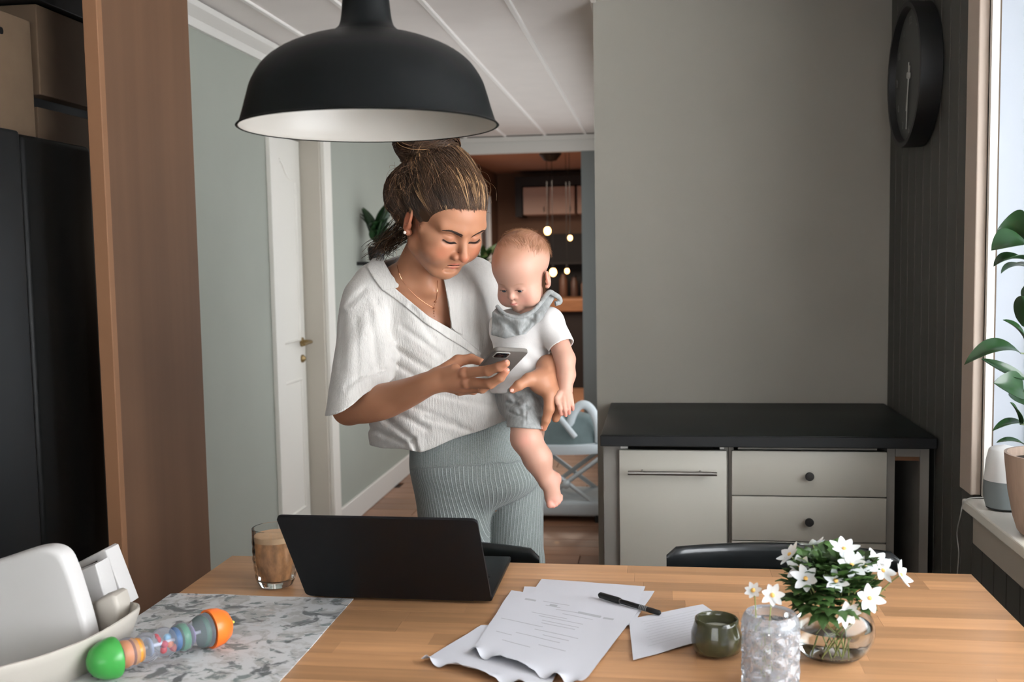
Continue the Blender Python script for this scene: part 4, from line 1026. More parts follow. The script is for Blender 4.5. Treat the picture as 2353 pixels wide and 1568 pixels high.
# torso frame
tn = nv((.42, -.90, .08)); tu = nv((.12, .0, 1.0)); 
def wp(x, y, Y): return at(x, y, Y=Y)
neck0 = wp(948, 640, 2.50); neck1 = WL((0, -.018, -.035))
shR, shL = wp(836, 668, 2.50), wp(1090, 640, 2.68)
chest = wp(975, 735, 2.575); belly = wp(1040, 930, 2.58); pelvis = wp(1092, 1080, 2.60)
elR, wrR = wp(808, 925, 2.42), wp(982, 880, 2.27)
elL, wrL = wp(1168, 810, 2.66), wp(1262, 845, 2.44)
hipR, hipL = wp(1036, 1110, 2.585), wp(1165, 1100, 2.635)
kneeR, kneeL = np.array([-.535, 2.60, .47]), np.array([-.375, 2.64, .47])
ankR, ankL = np.array([-.52, 2.68, .09]), np.array([-.35, 2.73, .09])
flatT = (tn, .70)
BODYW = []
BODYW += [('+', cap(neck0, neck1, .052, .048), .03)]
BODYW += [('+', cap(wp(905, 668, 2.53), wp(1040, 660, 2.63), .042, .042), .05)]                      # shoulder girdle
BODYW += [('+', cap(chest, belly, .135, .115, flatT), .05), ('+', cap(belly, pelvis, .115, .12, flatT), .05)]
BODYW += [('+', ell(wp(975, 680, 2.545), (.115, .075, .075), None), .05)]
BODYW += [('+', sph(wp(965, 765, 2.50), .050), .03), ('+', sph(wp(1065, 765, 2.56), .050), .03)]
BODYW += chain([shR, elR], [.050, .040], .03)
# neck tendon / collarbones
BODYW += [('+', cap(wp(915, 650, 2.462), wp(995, 668, 2.462), .009, .008), .02), ('+', cap(WL((-.052, -.03, -.02)), wp(985, 665, 2.47), .016, .010), .03)]
def skin_color_w(P):
    q = inW(P); n_ = len(P)
    c = np.tile(np.array(lin((168, 118, 90))), (n_, 1))
    face = np.clip((q[:, 2]+.12)/.04, 0, 1)*(np.abs(q).max(1) < .14)
    for s in (-1, 1):
        c = mixc(c, .30*gau(q, (s*.040, .070, -.020), (.020, .05, .018)), (190, 96, 74))
        c = mixc(c, .6*gau(q, (s*.080, -.006, 0), (.012, .02, .03)), (190, 104, 82))
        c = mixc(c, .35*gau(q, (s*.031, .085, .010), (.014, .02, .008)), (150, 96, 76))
        c = mixc(c, .9*(gau(q, (s*.0062, .1005, -.0315), (.0040, .006, .0034)) > .5), (96, 48, 38))
    c = mixc(c, .45*gau(q, (0, .106, -.022), (.012, .014, .010)), (190, 92, 74))
    lw = np.clip(1.6*gau(q, (0, .079, -.0473), (.0175, .014, .0044))-.45, 0, 1); lw2 = np.clip(1.6*gau(q, (0, .077, -.0580), (.0150, .014, .0058))-.45, 0, 1)
    c = mixc(c, .85*np.maximum(lw, lw2), (176, 84, 78))
    c = mixc(c, 1.0*((np.abs(q[:, 0]) < .0165*1.0) & (np.abs(q[:, 2]+.0520) < .0016) & (q[:, 1] > .06)), (84, 34, 32))
    return c
# --- hands ---
def finger_chain(pts, r0, r1):
    n = len(pts); return chain(pts, list(np.linspace(r0, r1, n)), .003)
# right hand (holds the phone): pixel/depth joints
def hp(x, y, Y): return at(x, y, Y=Y)
RH = []
RH += limb([(830, 800, 2.46), (812, 880, 2.43), (808, 925, 2.41), (836, 930, 2.385), (880, 923, 2.35), (920, 910, 2.32), (952, 897, 2.29), (985, 882, 2.262), (1008, 877, 2.250)], [.044, .045, .045, .0455, .0425, .0365, .0315, .0270, .0245])
RH += [('+', sph(wp(798, 945, 2.425), .033), .03)]
wrR2 = hp(1006, 876, 2.250)
kI, kM, kR_, kP = hp(1068, 858, 2.205), hp(1073, 880, 2.215), hp(1068, 893, 2.235), hp(1056, 898, 2.255)
RH += [('+', cap(wrR2, kI, .0200, .0125), .008), ('+', cap(wrR2, kM, .0200, .0125), .008), ('+', cap(wrR2, kR_, .0190, .0115), .008), ('+', cap(wrR2, kP, .0180, .011), .008)]
RH += [('+', cap(hp(1004, 870, 2.255), hp(1045, 850, 2.235), .019, .014), .012)]
RH += [('+', cap(kI, hp(1122, 852, 2.165), .0122, .0112), .006), ('+', cap(hp(1122, 852, 2.165), hp(1147, 843, 2.145), .0112, .0100), .005), ('+', cap(hp(1147, 843, 2.145), hp(1163, 835, 2.138), .0100, .0084), .004)]
RH += [('+', cap(kM, hp(1127, 882, 2.175), .0120, .0112), .006), ('+', cap(hp(1127, 882, 2.175), hp(1150, 868, 2.160), .0112, .0096), .005), ('+', cap(hp(1150, 868, 2.160), hp(1163, 853, 2.152), .0096, .0080), .004)]
RH += [('+', cap(kR_, hp(1108, 893, 2.21), .0112, .0104), .006), ('+', cap(hp(1108, 893, 2.21), hp(1135, 878, 2.19), .0104, .0092), .005), ('+', cap(hp(1135, 878, 2.19), hp(1152, 868, 2.185), .0092, .0078), .004)]
RH += [('+', cap(kP, hp(1088, 897, 2.245), .0105, .0096), .006), ('+', cap(hp(1088, 897, 2.245), hp(1100, 882, 2.24), .0096, .0085), .005)]
# thumb along the screen side
RH += [('+', cap(hp(1010, 862, 2.27), hp(1052, 830, 2.285), .0190, .0140), .014), ('+', cap(hp(1052, 830, 2.285), hp(1082, 825, 2.285), .0130, .0112), .006), ('+', cap(hp(1082, 825, 2.285), hp(1105, 832, 2.27), .0112, .0088), .005)]
for kk in (kI, kM): RH.append(('+', sph(kk+np.array([0, -.004, .001]), .0115), .006))
def hand_color(P, tips, base=(198, 142, 110), tipc=(216, 138, 116)):
    c = np.tile(np.array(lin(base)), (len(P), 1))
    for t_ in tips: c = mixc(c, .7*gau(P, t_, (.012, .012, .012)), tipc)
    return c
# left hand (under the baby's thigh)
LH = []
LH += [('+', cap(shL, elL, .050, .040), .03), ('+', cap(elL, wp(1225, 835, 2.54), .040, .033), .03), ('+', cap(wp(1225, 835, 2.54), wrL, .033, .026), .03)]
q0 = wp(1243, 880, 2.385); 
LH += [('+', cap(wrL, q0, .025, .026, (nv((.2, -1, .1)), .75)), .02), ('+', cap(q0, wp(1262, 905, 2.375), .022, .014), .016), ('+', cap(wrL, wp(1278, 905, 2.39), .022, .013), .016)]
LH += [('+', cap(wp(1250, 868, 2.40), wp(1215, 872, 2.365), .020, .0140), .016), ('+', cap(wp(1215, 872, 2.365), wp(1192, 886, 2.345), .0140, .0120), .008), ('+', cap(wp(1192, 886, 2.345), wp(1178, 896, 2.343), .0118, .0090), .005)]
LH += [('+', cap(wp(1262, 905, 2.375), wp(1262, 940, 2.362), .0145, .0125), .008), ('+', cap(wp(1262, 940, 2.362), wp(1255, 965, 2.365), .0122, .0105), .005), ('+', cap(wp(1255, 965, 2.365), wp(1249, 984, 2.372), .0102, .0080), .004)]
LH += [('+', cap(wp(1281, 905, 2.39), wp(1285, 935, 2.385), .0130, .0120), .006), ('+', cap(wp(1285, 935, 2.385), wp(1277, 962, 2.392), .0118, .0098), .005)]
LH += [('+', cap(wp(1288, 900, 2.41), wp(1296, 925, 2.415), .0115, .0105), .006), ('+', cap(wp(1296, 925, 2.415), wp(1290, 945, 2.42), .0105, .009), .005)]

def bbox(pts, m): p = np.array(pts); return p.min(0)-m, p.max(0)+m
def clip_box(ops, lo, hi):
    lo = np.array(lo); hi = np.array(hi); c = (lo+hi)/2; r = (hi-lo)/2
    return ops+[('-', (lambda P: -(np.abs(P-c)-r).max(1)), 0)]
def nonman(v, q):
    e = np.concatenate([q[:, [0, 1]], q[:, [1, 2]], q[:, [2, 3]], q[:, [3, 0]]]); e.sort(axis=1)
    _, c = np.unique(e[:, 0].astype(np.int64)*len(v)+e[:, 1], return_counts=True); return int((c != 2).sum())
def closed_mesh(ops, lo, hi, h):
    best = None
    for t_ in range(6):
        v, q = grid_mesh(ops, np.array(lo)-h*np.array([.37, .61, .23])*t_, np.array(hi), h); n = nonman(v, q)
        if best is None or n < best[0]: best = (n, v, q)
        if n < 40: break
    return best[1], best[2]
def union(parts, name, m, loc):
    obs = []
    for i, (v, q) in enumerate(parts):
        o = bpy.data.objects.new('tmp%d' % i, fast_mesh('tmp', v, q)); COL.objects.link(o); obs.append(o)
    for o in obs[1:]:
        md = obs[0].modifiers.new('u', 'BOOLEAN'); md.operation = 'UNION'; md.object = o; md.solver = 'MANIFOLD'
    dg = bpy.context.evaluated_depsgraph_get(); me = bpy.data.meshes.new_from_object(obs[0].evaluated_get(dg))
    n = sum(len(p[0]) for p in parts); ok = len(me.vertices) > .6*n
    for o in obs: bpy.data.objects.remove(o)
    if not ok:
        V, Q = join_geo(parts); me = fast_mesh(name, V, Q)
    me.materials.clear(); me.transform(Matrix.Translation([-c for c in loc])); me.polygons.foreach_set('use_smooth', [True]*len(me.polygons)); me.name = name
    return me
parts = []
zcut = wp(1000, 800, 2.5)[2]
lo = np.array([WO[0]-.20, 2.20, zcut]); hi = np.array([WO[0]+.24, 2.72, WO[2]+.17])
v, q = closed_mesh(clip_box(BODYW+HEADW, lo+.004, hi-.004), lo, hi, .0017); v = relax(v, q, 1, .4); parts.append((v, q))
LEG = [('+', cap(pelvis, hipR, .085, .072), .03), ('+', cap(pelvis, hipL, .085, .068), .03)]+chain([hipR, kneeR, ankR], [.058, .052, .036], .03)+chain([hipL, kneeL, ankL], [.052, .052, .036], .03)
for a_ in (ankR, ankL):
    LEG += [('+', cap(a_+np.array([0, .02, -.05]), a_+np.array([.0, -.13, -.065]), .036, .024, ((0, 0, 1), .8)), .03)]
TB = [(o_, (lambda P, f=f: f(P)+.0015), k) for o_, f, k in BODYW]+LEG
blo, bhi = bbox([shR, shL, ankR, ankL, [-.4, 2.5, 0.01]], .12); blo[2] = -.01; bhi[2] = zcut+.03
v, q = closed_mesh(clip_box(TB, blo+[.008, .008, .012], bhi-.009), blo, bhi, .007); v = relax(v, q, 1); parts.append((v, q))
v, q = closed_mesh(RH, *bbox([wp(830, 790, 2.46), wp(790, 960, 2.43), wrR, hp(1165, 835, 2.12), hp(1165, 900, 2.12)], .06), .0016); v = relax(v, q, 1, .4); parts.append((v, q))
v, q = closed_mesh(LH, *bbox([shL, elL, wrL, wp(1178, 896, 2.34), wp(1249, 990, 2.37)], .06), .0019); v = relax(v, q, 1, .4); parts.append((v, q))
woman = thing('person', 'woman in white blouse and ribbed grey leggings holding baby and looking at phone', 'person', (-.42, 2.68, 0))
me = union(parts, 'body', SKIN, woman.location)
co = np.empty(len(me.vertices)*3, np.float32); me.vertices.foreach_get('co', co); co = co.reshape(-1, 3)+np.array(woman.location)
cw = skin_color_w(co)
for t_ in (hp(1163, 835, 2.138), hp(1163, 853, 2.152), hp(1152, 868, 2.185), kI, kM, wp(1178, 896, 2.343), wp(1249, 984, 2.372)): cw = mixc(cw, .6*gau(co, t_, (.012, .012, .012)), (206, 132, 108))
set_attr(me, 'Col', cw); link('body', me, SKIN, woman)

# --- hair ---
HAIRM = mat('woman_hair', (92, 64, 44), .42, attr='Col', spec=.4)
bunc = wp(974, 338, 2.44)
HB = [('+', ell((0, -.018, .048), (.080, .100, .086)), .01), ('+', ell((-.006, -.074, .018), (.084, .068, .078)), .03), ('+', ell((0, .023, .060), (.061, .057, .048)), .02), ('+', ell((0, -.058, .095), (.055, .052, .045)), .03)]
HBs = list(HB)
# hairline: remove the face side
HB += [('-', ell((0, .122, .004), (.083, .078, .090)), .008), ('-', ell((0, .100, -.06), (.10, .090, .075)), .01), ('-', cap((-.10, -.003, .003), (.10, -.003, .003), .020, .020), .01), ('-', ell((0, -.02, -.085), (.08, .06, .03)), .01)]
HBW = place(HB, WO, WM, S)
HBW += [('+', ell(bunc, (.070, .062, .052)), .03), ('+', ell(bunc+np.array([.03, -.02, .03]), (.05, .045, .035)), .02)]
v, q = grid_mesh(HBW, WO-.22, WO+np.array([.2, .2, .28]), .003); v = relax(v, q, 1)
me = fast_mesh('hair', v, q, woman.location); set_attr(me, 'Col', np.tile(lin((70, 50, 36)), (len(v), 1))); hair = link('hair', me, HAIRM, woman)
HA = headops_adult()
# strands: from the hairline and scalp swept back up to the bun
r_ = np.random.default_rng(3)
ehc, ehr = np.array([0, -.022, .046]), np.array([.0865, .1035, .0910])
def onhair(d): d = d/np.linalg.norm(d, axis=-1, keepdims=True); return ehc+d*ehr
nS = 11000; mS = 14
u = r_.random(nS); bl_ = inW(bunc[None])[0]
# hairline curve in the local head frame (x lateral, y forward, z up)
HLh = [(.080, -.045, -.050), (.086, -.030, -.022), (.088, -.026, .010), (.082, .006, .032), (.078, .022, .012), (.075, .034, .030), (.066, .052, .056), (.048, .070, .073), (.024, .081, .080)]
HLp = catm([(-a_, b_, c_) for a_, b_, c_ in HLh]+[(0, .084, .081)]+HLh[::-1], 10)
HLp = np.concatenate([HLp, catm([(.080, -.045, -.050), (.05, -.085, -.055), (0, -.098, -.055), (-.05, -.085, -.055), (-.080, -.045, -.050)], 8)])
ti = u*(len(HLp)-1.001); i0 = ti.astype(int); st = HLp[i0]+(HLp[i0+1]-HLp[i0])*(ti-i0)[:, None]
st += r_.normal(0, .0028, st.shape)
sk = st-ehc; sk[:, 2] += np.abs(r_.normal(0, .0035, nS))*(st[:, 1] > .02); sk /= np.linalg.norm(sk, axis=1, keepdims=True); tk = np.full(nS, .12)
for _ in range(14): tk = tk-evalops(HA, ehc+sk*tk[:, None])*.8
st = ehc+sk*(np.clip(tk, .05, .14)+.0006)[:, None]
sd = (st-ehc)/ehr; sd /= np.linalg.norm(sd, axis=1, keepdims=True)
ed = ((bl_*.80+r_.normal(0, .009, (nS, 3)))-ehc)/ehr; ed /= np.linalg.norm(ed, axis=1, keepdims=True)
tt = np.linspace(0, 1, mS)[None, :, None]; om = np.arccos(np.clip((sd*ed).sum(1), -1, 1))[:, None, None]
dirs = (np.sin((1-tt)*om)*sd[:, None]+np.sin(tt*om)*ed[:, None])/np.sin(om)
lift = 1.0+(.002+.048*r_.random((nS, 1, 1))**2*np.sin(math.pi*tt))
lock = np.floor(u*140).astype(int); ph = r_.uniform(0, 6.28, 200)[lock]; amp = r_.uniform(.3, 1, 200)[lock]
lat = np.cross(sd, ed); lat /= np.linalg.norm(lat, axis=1, keepdims=True)+1e-9
wave = (.040*amp[:, None]*np.sin(ph[:, None]+tt[:, :, 0]*10.0)+.012*np.sin(ph[:, None]*3+tt[:, :, 0]*17))*np.minimum(tt[:, :, 0]*3, 1)
dirs = dirs+lat[:, None]*wave[:, :, None]
lockl = 1+.055*np.sin(ph[:, None]*2+tt[:, :, 0]*5)*np.sin(math.pi*tt[:, :, 0])
# pull start radius onto actual start point
dn_ = dirs*ehr; dn_ /= np.linalg.norm(dn_, axis=2, keepdims=True); dn2 = dn_.reshape(-1, 3); tr = np.full(len(dn2), .13)
for _ in range(14): tr = tr-evalops(HBs, ehc+dn2*tr[:, None])*.85
tr = np.clip(tr, .05, .17).reshape(nS, mS, 1)
P_l = ehc+dn_*(tr*lift*lockl[:, :, None]+.0015)
bl = np.clip(tt*4.5, 0, 1)**.8; P_l = st[:, None]*(1-bl)+P_l*bl
P_w = WO+S*(P_l@WM.T)
rad = np.broadcast_to((.00040+.00045*r_.random((nS, 1)))*(1-.35*np.linspace(0, 1, mS)**4)*np.clip(.35+np.linspace(0, 1, mS)*3, 0, 1), (nS, mS))*S
v1, q1 = tubes(P_w, rad)
hl = r_.random(200)[lock]*.72+r_.random(nS)*.28
def haircol(h_, tpos):
    dark, mid, lt = [np.array(lin(c)) for c in ((36, 26, 20), (84, 60, 42), (196, 156, 114))]
    h_ = h_[:, None, None]; w1 = np.clip(h_*1.3, 0, 1); w2 = np.clip((h_-.74)*5, 0, 1)
    return dark*(1-w1)+mid*w1*(1-w2)+lt*w2
c1 = np.repeat(np.broadcast_to(haircol(hl, None), (nS, mS, 3)).reshape(-1, 3), 3, axis=0)
# bun coils
nB = 1500; mB = 22
ax = np.repeat(r_.normal(0, 1, (20, 3)), 75, axis=0)+r_.normal(0, .07, (nB, 3)); ax[:, 2] += 1.2; ax /= np.linalg.norm(ax, axis=1, keepdims=True)
ref = np.repeat(r_.normal(0, 1, (20, 3)), 75, axis=0); b1 = np.cross(ax, ref); b1 /= np.linalg.norm(b1, axis=1, keepdims=True); b2_ = np.cross(ax, b1)
a0 = np.repeat(r_.uniform(0, 6.28, (20, 1)), 75, axis=0)+r_.normal(0, .15, (nB, 1)); an = a0+np.linspace(0, 1, mB)[None]*r_.uniform(1.6, 3.6, (nB, 1))
offp = np.clip(np.repeat(r_.uniform(-.6, .6, (20, 1)), 75, axis=0)+r_.normal(0, .09, (nB, 1)), -.85, .85); rr_2 = np.sqrt(1-offp**2)
D2 = (np.cos(an)[:, :, None]*b1[:, None]+np.sin(an)[:, :, None]*b2_[:, None])*rr_2[:, :, None]+ax[:, None]*offp[:, :, None]
bw = bunc+np.array([.008, -.006, .008])+D2*np.array([.072, .064, .060])*(1.0+.10*r_.random((nB, 1, 1))+.05*np.sin(an*2.2+a0)[:, :, None])
v2, q2 = tubes(bw, np.broadcast_to(.0009+.0005*r_.random((nB, 1)), (nB, mB)))
c2 = np.repeat(np.broadcast_to(haircol(np.repeat(r_.random(60), 25)[:nB]*.5+r_.random(nB)*.42, None), (nB, mB, 3)).reshape(-1, 3), 3, axis=0)
# flyaways and nape curls
nF = 460; mF = 14
fs = onhair(r_.normal(0, 1, (nF, 3))*np.array([1, .5, .7])+np.array([0, -.75, .45])); fs = fs[fs[:, 1] < .015]; nF = len(fs); fd = (fs-ehc)/np.linalg.norm(fs-ehc, axis=1, keepdims=True)
td = r_.normal(0, 1, (nF, 3)); td -= fd*(td*fd).sum(1, keepdims=True); td /= np.linalg.norm(td, axis=1, keepdims=True)
Lf = r_.uniform(.02, .075, (nF, 1, 1)); tt2 = np.linspace(0, 1, mF)[None, :, None]; pf = r_.uniform(0, 6.28, (nF, 1, 1))
F_l = fs[:, None]+td[:, None]*Lf*tt2+fd[:, None]*(.025*r_.random((nF, 1, 1))*np.sin(tt2*2.4)+.003*np.sin(tt2*9+pf))-np.array([0, 0, 1])*.02*tt2**2
v3, q3 = tubes(WO+S*(F_l@WM.T), np.full((nF, mF), .00030)); c3 = np.tile(lin((120, 90, 64)), (len(v3), 1))
nN = 230; ns = np.c_[r_.uniform(-.072, .0, nN), r_.uniform(-.085, -.045, nN), r_.uniform(-.06, -.03, nN)]
tgt = wp(874, 574, 2.50)
nw = WO+S*(ns@WM.T); e_ = tgt+r_.normal(0, 1, (nN, 3))*np.array([.020, .015, .014])
t3 = np.linspace(0, 1, 14)[None, :, None]; pn = r_.uniform(0, 6.28, (nN, 1, 1))
Nw = nw[:, None]*(1-t3)+e_[:, None]*t3+np.array([-.02, 0, -.012])*np.sin(math.pi*t3)+np.array([.004, .004, .006])*np.sin(t3*8+pn)*t3
v4, q4 = tubes(Nw, np.full((nN, 14), .00055)); c4 = np.repeat(np.broadcast_to(haircol(r_.random(nN)*.85, None), (nN, 14, 3)).reshape(-1, 3), 3, axis=0)
V, Q = join_geo([(v1, q1), (v2, q2), (v3, q3), (v4, q4)])
me = fast_mesh('hair_strands', V, Q, woman.location); set_attr(me, 'Col', np.concatenate([c1, c2, c3, c4])); o = link('hair_strands', me, HAIRM, hair); o['kind'] = 'stuff'
# eyebrows, lashes
def proj(ops, p, d, n=30):
    """walk from p along d to the surface"""
    one = np.ndim(p) == 1; p = np.array(p, float).reshape(-1, 3); d = np.array(d, float)
    for _ in range(n): p = p+d*evalops(ops, p)[:, None]*.8
    return p[0] if one else p
def WLs(P): return WO+S*(P@WM.T)
HA = headops_adult()
def brow(s, sd_):
    rb = np.random.default_rng(sd_); P = []
    for i in range(190):
        t_ = rb.random(); x = s*(.0115+.0345*t_); z = .0228+.0105*math.sin(min(t_*1.2, 1)*1.35)-.0030*max(t_-.7, 0)/.3+rb.uniform(-1, 1)*.0040*(1-.78*t_)
        dd = nv((s*1.0, 0, .55-.9*t_))
        P.append([(x+dd[0]*.0075*k_, .12, z+dd[2]*.0075*k_) for k_ in (0, .33, .66, 1)])
    P = WLs(proj(HA, np.array(P).reshape(-1, 3), (0, -1, 0), 45)+np.array([0, .0006, 0])).reshape(-1, 4, 3); return tubes(P, np.tile([.00050, .00055, .0004, .0002], (len(P), 1)))
for s in (-1, 1):
    v, q = brow(s, 5+s); link('eyebrow', fast_mesh('eyebrow', v, q, woman.location), mat('brow_dark', (50, 34, 26), .6), woman)
    P = []; rb = np.random.default_rng(8)
    aa = np.linspace(-1, 1, 46); B0 = proj(HA, np.c_[s*.0305+.0142*aa, np.full(46, .12), .0068-.0024*np.cos(aa*1.4)+.0022*s*aa], (0, -1, 0), 45)
    for i in range(46):
        a = aa[i]; b0 = B0[i]; L_ = .0065
        dd = nv((a*.55, .75, -.75)); P.append([WL(b0+dd*L_*k_+np.array([0, 0, .0022*k_*k_])) for k_ in (0, .33, .66, 1)])
    v, q = tubes(np.array(P), np.tile([.00042, .0004, .0003, .0001], (len(P), 1)))
    aa = np.linspace(-1, 1, 16); LPp = WLs(proj(HA, np.c_[s*.0305+.0145*aa, np.full(16, .12), .0068-.0024*np.cos(aa*1.4)+.0022*s*aa], (0, -1, 0), 45))[None]
    v2_, q2_ = tubes(LPp, np.full((1, 16), .00075)*np.r_[.4, np.ones(14), .4], 5)
    v, q = join_geo([(v, q), (v2_, q2_)])
    link('eyelashes', fast_mesh('eyelashes', v, q, woman.location), MATS['brow_dark'], woman)
# ear stud and necklace
e0 = proj(HA, (-.12, .001, -.0215), (1, 0, 0))
MB().lathe([(.0001, .0), (.0034, .001), (.0040, .003), (.0034, .0055), (.0001, .0068)], WL(e0), 14, dirv=-Wl).build('ear_stud', mat('pearl', (240, 228, 218), .2, spec=.8), woman, 60)
# ------------------------------------------------------------------ woman's clothes
def topix(P):
    v = P-CAMC; z = v@FW; return 1176.5+CAMF*(v@RX)/z, 784+CAMF*(v@RY)/z, z
def poly2(poly, P, scale=.00108):
    """signed distance (metres, negative inside) to an outline seen from the front"""
    x, y, _ = topix(P); p = np.array(poly, float); d = np.full(len(P), 1e9); ins = np.zeros(len(P), bool)
    for i in range(len(p)):
        a, b = p[i], p[(i+1) % len(p)]; e = b-a; wx, wy = x-a[0], y-a[1]
        h = np.clip((wx*e[0]+wy*e[1])/(e@e), 0, 1); d = np.minimum(d, (wx-e[0]*h)**2+(wy-e[1]*h)**2)
        c = ((a[1] <= y) & (b[1] > y)) | ((b[1] <= y) & (a[1] > y)); 
        with np.errstate(divide='ignore', invalid='ignore'): xi = a[0]+(y-a[1])/(b[1]-a[1])*e[0] if b[1] != a[1] else np.full(len(P), 1e9)
        ins ^= c & (x < xi)
    d = np.sqrt(d)*scale; return np.where(ins, -d, d)
def smin(a, b, k): h = np.maximum(k-np.abs(a-b), 0)/k; return np.minimum(a, b)-h*h*k*.25
def shirt_base(P, t=0.0, clip=True):
    d = cap(wp(868, 662, 2.515), wp(1085, 645, 2.66), .066-t, .060-t)(P)
    d = smin(d, ell(wp(975, 700, 2.545), (.150-t, .096-t, .10))(P), .06)
    d = smin(d, cap(chest, belly, .158-t, .150-t, flatT)(P), .05)
    d = smin(d, sph(wp(958, 768, 2.50), .066-t)(P), .04); d = smin(d, sph(wp(1070, 765, 2.57), .062-t)(P), .04)
    d = smin(d, cap(belly, wp(1050, 1040, 2.585), .150-t, .156-t, (tn, .80))(P), .05)
    d = smin(d, cap(wp(930, 850, 2.585), wp(912, 1060, 2.60), .085-t, .072-t)(P), .06)
    d = smin(d, ell(wp(1098, 925, 2.53), (.085-t, .085-t, .085))(P), .05)
    # sleeves
    c0, c1 = wp(848, 690, 2.495), wp(829, 912, 2.385)
    ext = c1+(c1-c0)*(.0 if clip else .35)*1.0
    s1 = cap(c0, c1+(c1-c0)*.25, .066-t, .084-t)(P)
    if clip:
        n_ = nv((.44, .10, -.90)); s1 = np.maximum(s1, (P-c1)@n_)
    d = smin(d, s1, .010)
    e0, e1 = wp(1092, 655, 2.66), wp(1150, 790, 2.67)
    s2 = cap(e0, e1+(e1-e0)*.2, .062-t, .070-t)(P)
    if clip: s2 = np.maximum(s2, (P-e1)@nv(e1-e0))
    return smin(d, s2, .03)
def creases(x, y, L):
    f = 0
    for x0, y0, x1, y1, am, w_ in L:
        ex, ey = x1-x0, y1-y0; h = np.clip(((x-x0)*ex+(y-y0)*ey)/(ex*ex+ey*ey), 0, 1); d2 = (x-x0-h*ex)**2+(y-y0-h*ey)**2
        f = f+am*(np.exp(-d2/(w_*w_))-.55*np.exp(-d2/(w_*w_*7)))
    return f
BLC = [(905, 800, 985, 850, .006, 8), (925, 752, 1015, 818, .005, 8), (902, 832, 965, 872, .005, 7), (868, 948, 948, 1012, .010, 8), (888, 935, 980, 985, .006, 8), (925, 925, 1050, 975, .005, 8), (948, 1010, 958, 1042, .010, 6), (1000, 905, 1130, 935, .004, 8),
       (850, 985, 930, 1020, .006, 7), (865, 692, 900, 780, .005, 8), (945, 705, 1000, 785, .005, 8), (788, 722, 784, 850, .0032, 9), (820, 735, 822, 870, .0032, 8), (850, 722, 868, 850, .0038, 9), (795, 890, 850, 850, .005, 7), (840, 865, 885, 850, .005, 6), (975, 960, 1080, 990, .005, 7), (1010, 700, 1005, 640, .003, 7),
       (1080, 640, 1075, 760, .005, 8), (1100, 650, 1110, 790, .004, 8), (1065, 800, 1110, 870, .004, 8), (800, 700, 835, 668, .004, 8)]
def folds(P):
    x, y, z = topix(P)
    return folds0(x, y, z)+creases(x, y, BLC)
def folds0(x, y, z):
    u = (x*.86+y*.42)/26.0; w_ = (x*.42-y*.86)/90.0
    body = 1/(1+np.exp(-(x-900)/12)); slv = 1-body
    f = .0026*np.sin(u+1.3*np.sin(w_*1.1+1)+.6*np.sin(w_*2.7))*np.clip((y-690)/160, 0, 1)*body
    f += .0042*np.sin((x*.55+y*.83)/21.0+1.1*np.sin((x-y)/95.0))*np.exp(-((x-960)/90)**2-((y-985)/50)**2)
    f += .0030*np.sin((x*.95-y*.30)/17.0)*np.exp(-((x-885)/40)**2-((y-800)/110)**2)
    f += .0018*np.sin((x*.92+y*.35)/13.0+np.sin(y/40.0))*slv*np.clip((y-640)/60, 0, 1)
    f += .0035*np.sin((x*.2+y)/16.0+.02*x)*np.exp(-((x-845)/70)**2-((y-905)/26)**2)
    return f*1.5
HEMX = [(700, 1010), (835, 1018), (880, 1030), (930, 1035), (965, 1040), (1020, 1020), (1100, 990), (1172, 966), (1260, 940)]
VPOLY = [(1036, 757), (1010, 744), (985, 730), (940, 694), (908, 664), (884, 612), (872, 585), (860, 540), (1080, 540), (1040, 600), (1020, 645), (1029, 700), (1035, 740)]
nk0, nk1 = wp(944, 648, 2.53), wp(955, 590, 2.50)
def shirt(P, th=.0066):
    o = shirt_base(P)+folds(P); i = shirt_base(P, .0, False)+folds(P)+th
    d = np.maximum(o, -i)
    x, y, z = topix(P); hem = (np.interp(x, [h[0] for h in HEMX], [h[1] for h in HEMX])-y)*.00108+.002*np.sin(x/19.0)
    d = np.maximum(d, -hem)
    v_ = poly2(VPOLY, P); v_ = np.maximum(v_, z-(topix(chest[None])[2][0]-.015)); d = np.maximum(d, -v_)
    return np.maximum(d, -cap(nk0, nk1, .060, .066)(P))
def cloth_mat(name, rgb, sc, stretch, strength, dist, rough=.85, sss=.0, fine=None, cvar=.06):
    m = mat(name, rgb, rough, sheen=.15, spec=.15, noise=(sc*.35, cvar, stretch)); nt = m.node_tree; N = nt.nodes; L = nt.links; b = N['Principled BSDF']
    g = N.new('ShaderNodeNewGeometry'); mp = N.new('ShaderNodeMapping'); mp.inputs['Scale'].default_value = stretch; L.new(g.outputs['Position'], mp.inputs['Vector'])
    mp.inputs['Rotation'].default_value = (0, math.radians(14), 0)
    n1_ = N.new('ShaderNodeTexNoise'); n1_.inputs['Scale'].default_value = sc; n1_.inputs['Detail'].default_value = 3; L.new(mp.outputs[0], n1_.inputs['Vector'])
    n2_ = N.new('ShaderNodeTexNoise'); n2_.inputs['Scale'].default_value = sc*3; L.new(g.outputs['Position'], n2_.inputs['Vector'])
    ad = N.new('ShaderNodeMath'); ad.operation = 'MULTIPLY_ADD'; ad.inputs[1].default_value = .35; L.new(n2_.outputs['Fac'], ad.inputs[0]); L.new(n1_.outputs['Fac'], ad.inputs[2])
    bp = N.new('ShaderNodeBump'); bp.inputs['Strength'].default_value = strength; bp.inputs['Distance'].default_value = dist; L.new(ad.outputs[0], bp.inputs['Height']); L.new(bp.outputs['Normal'], b.inputs['Normal'])
    return m
MUSLIN = cloth_mat('white_muslin', (200, 197, 192), 190, (1.6, 1.2, .20), .65, .0028)
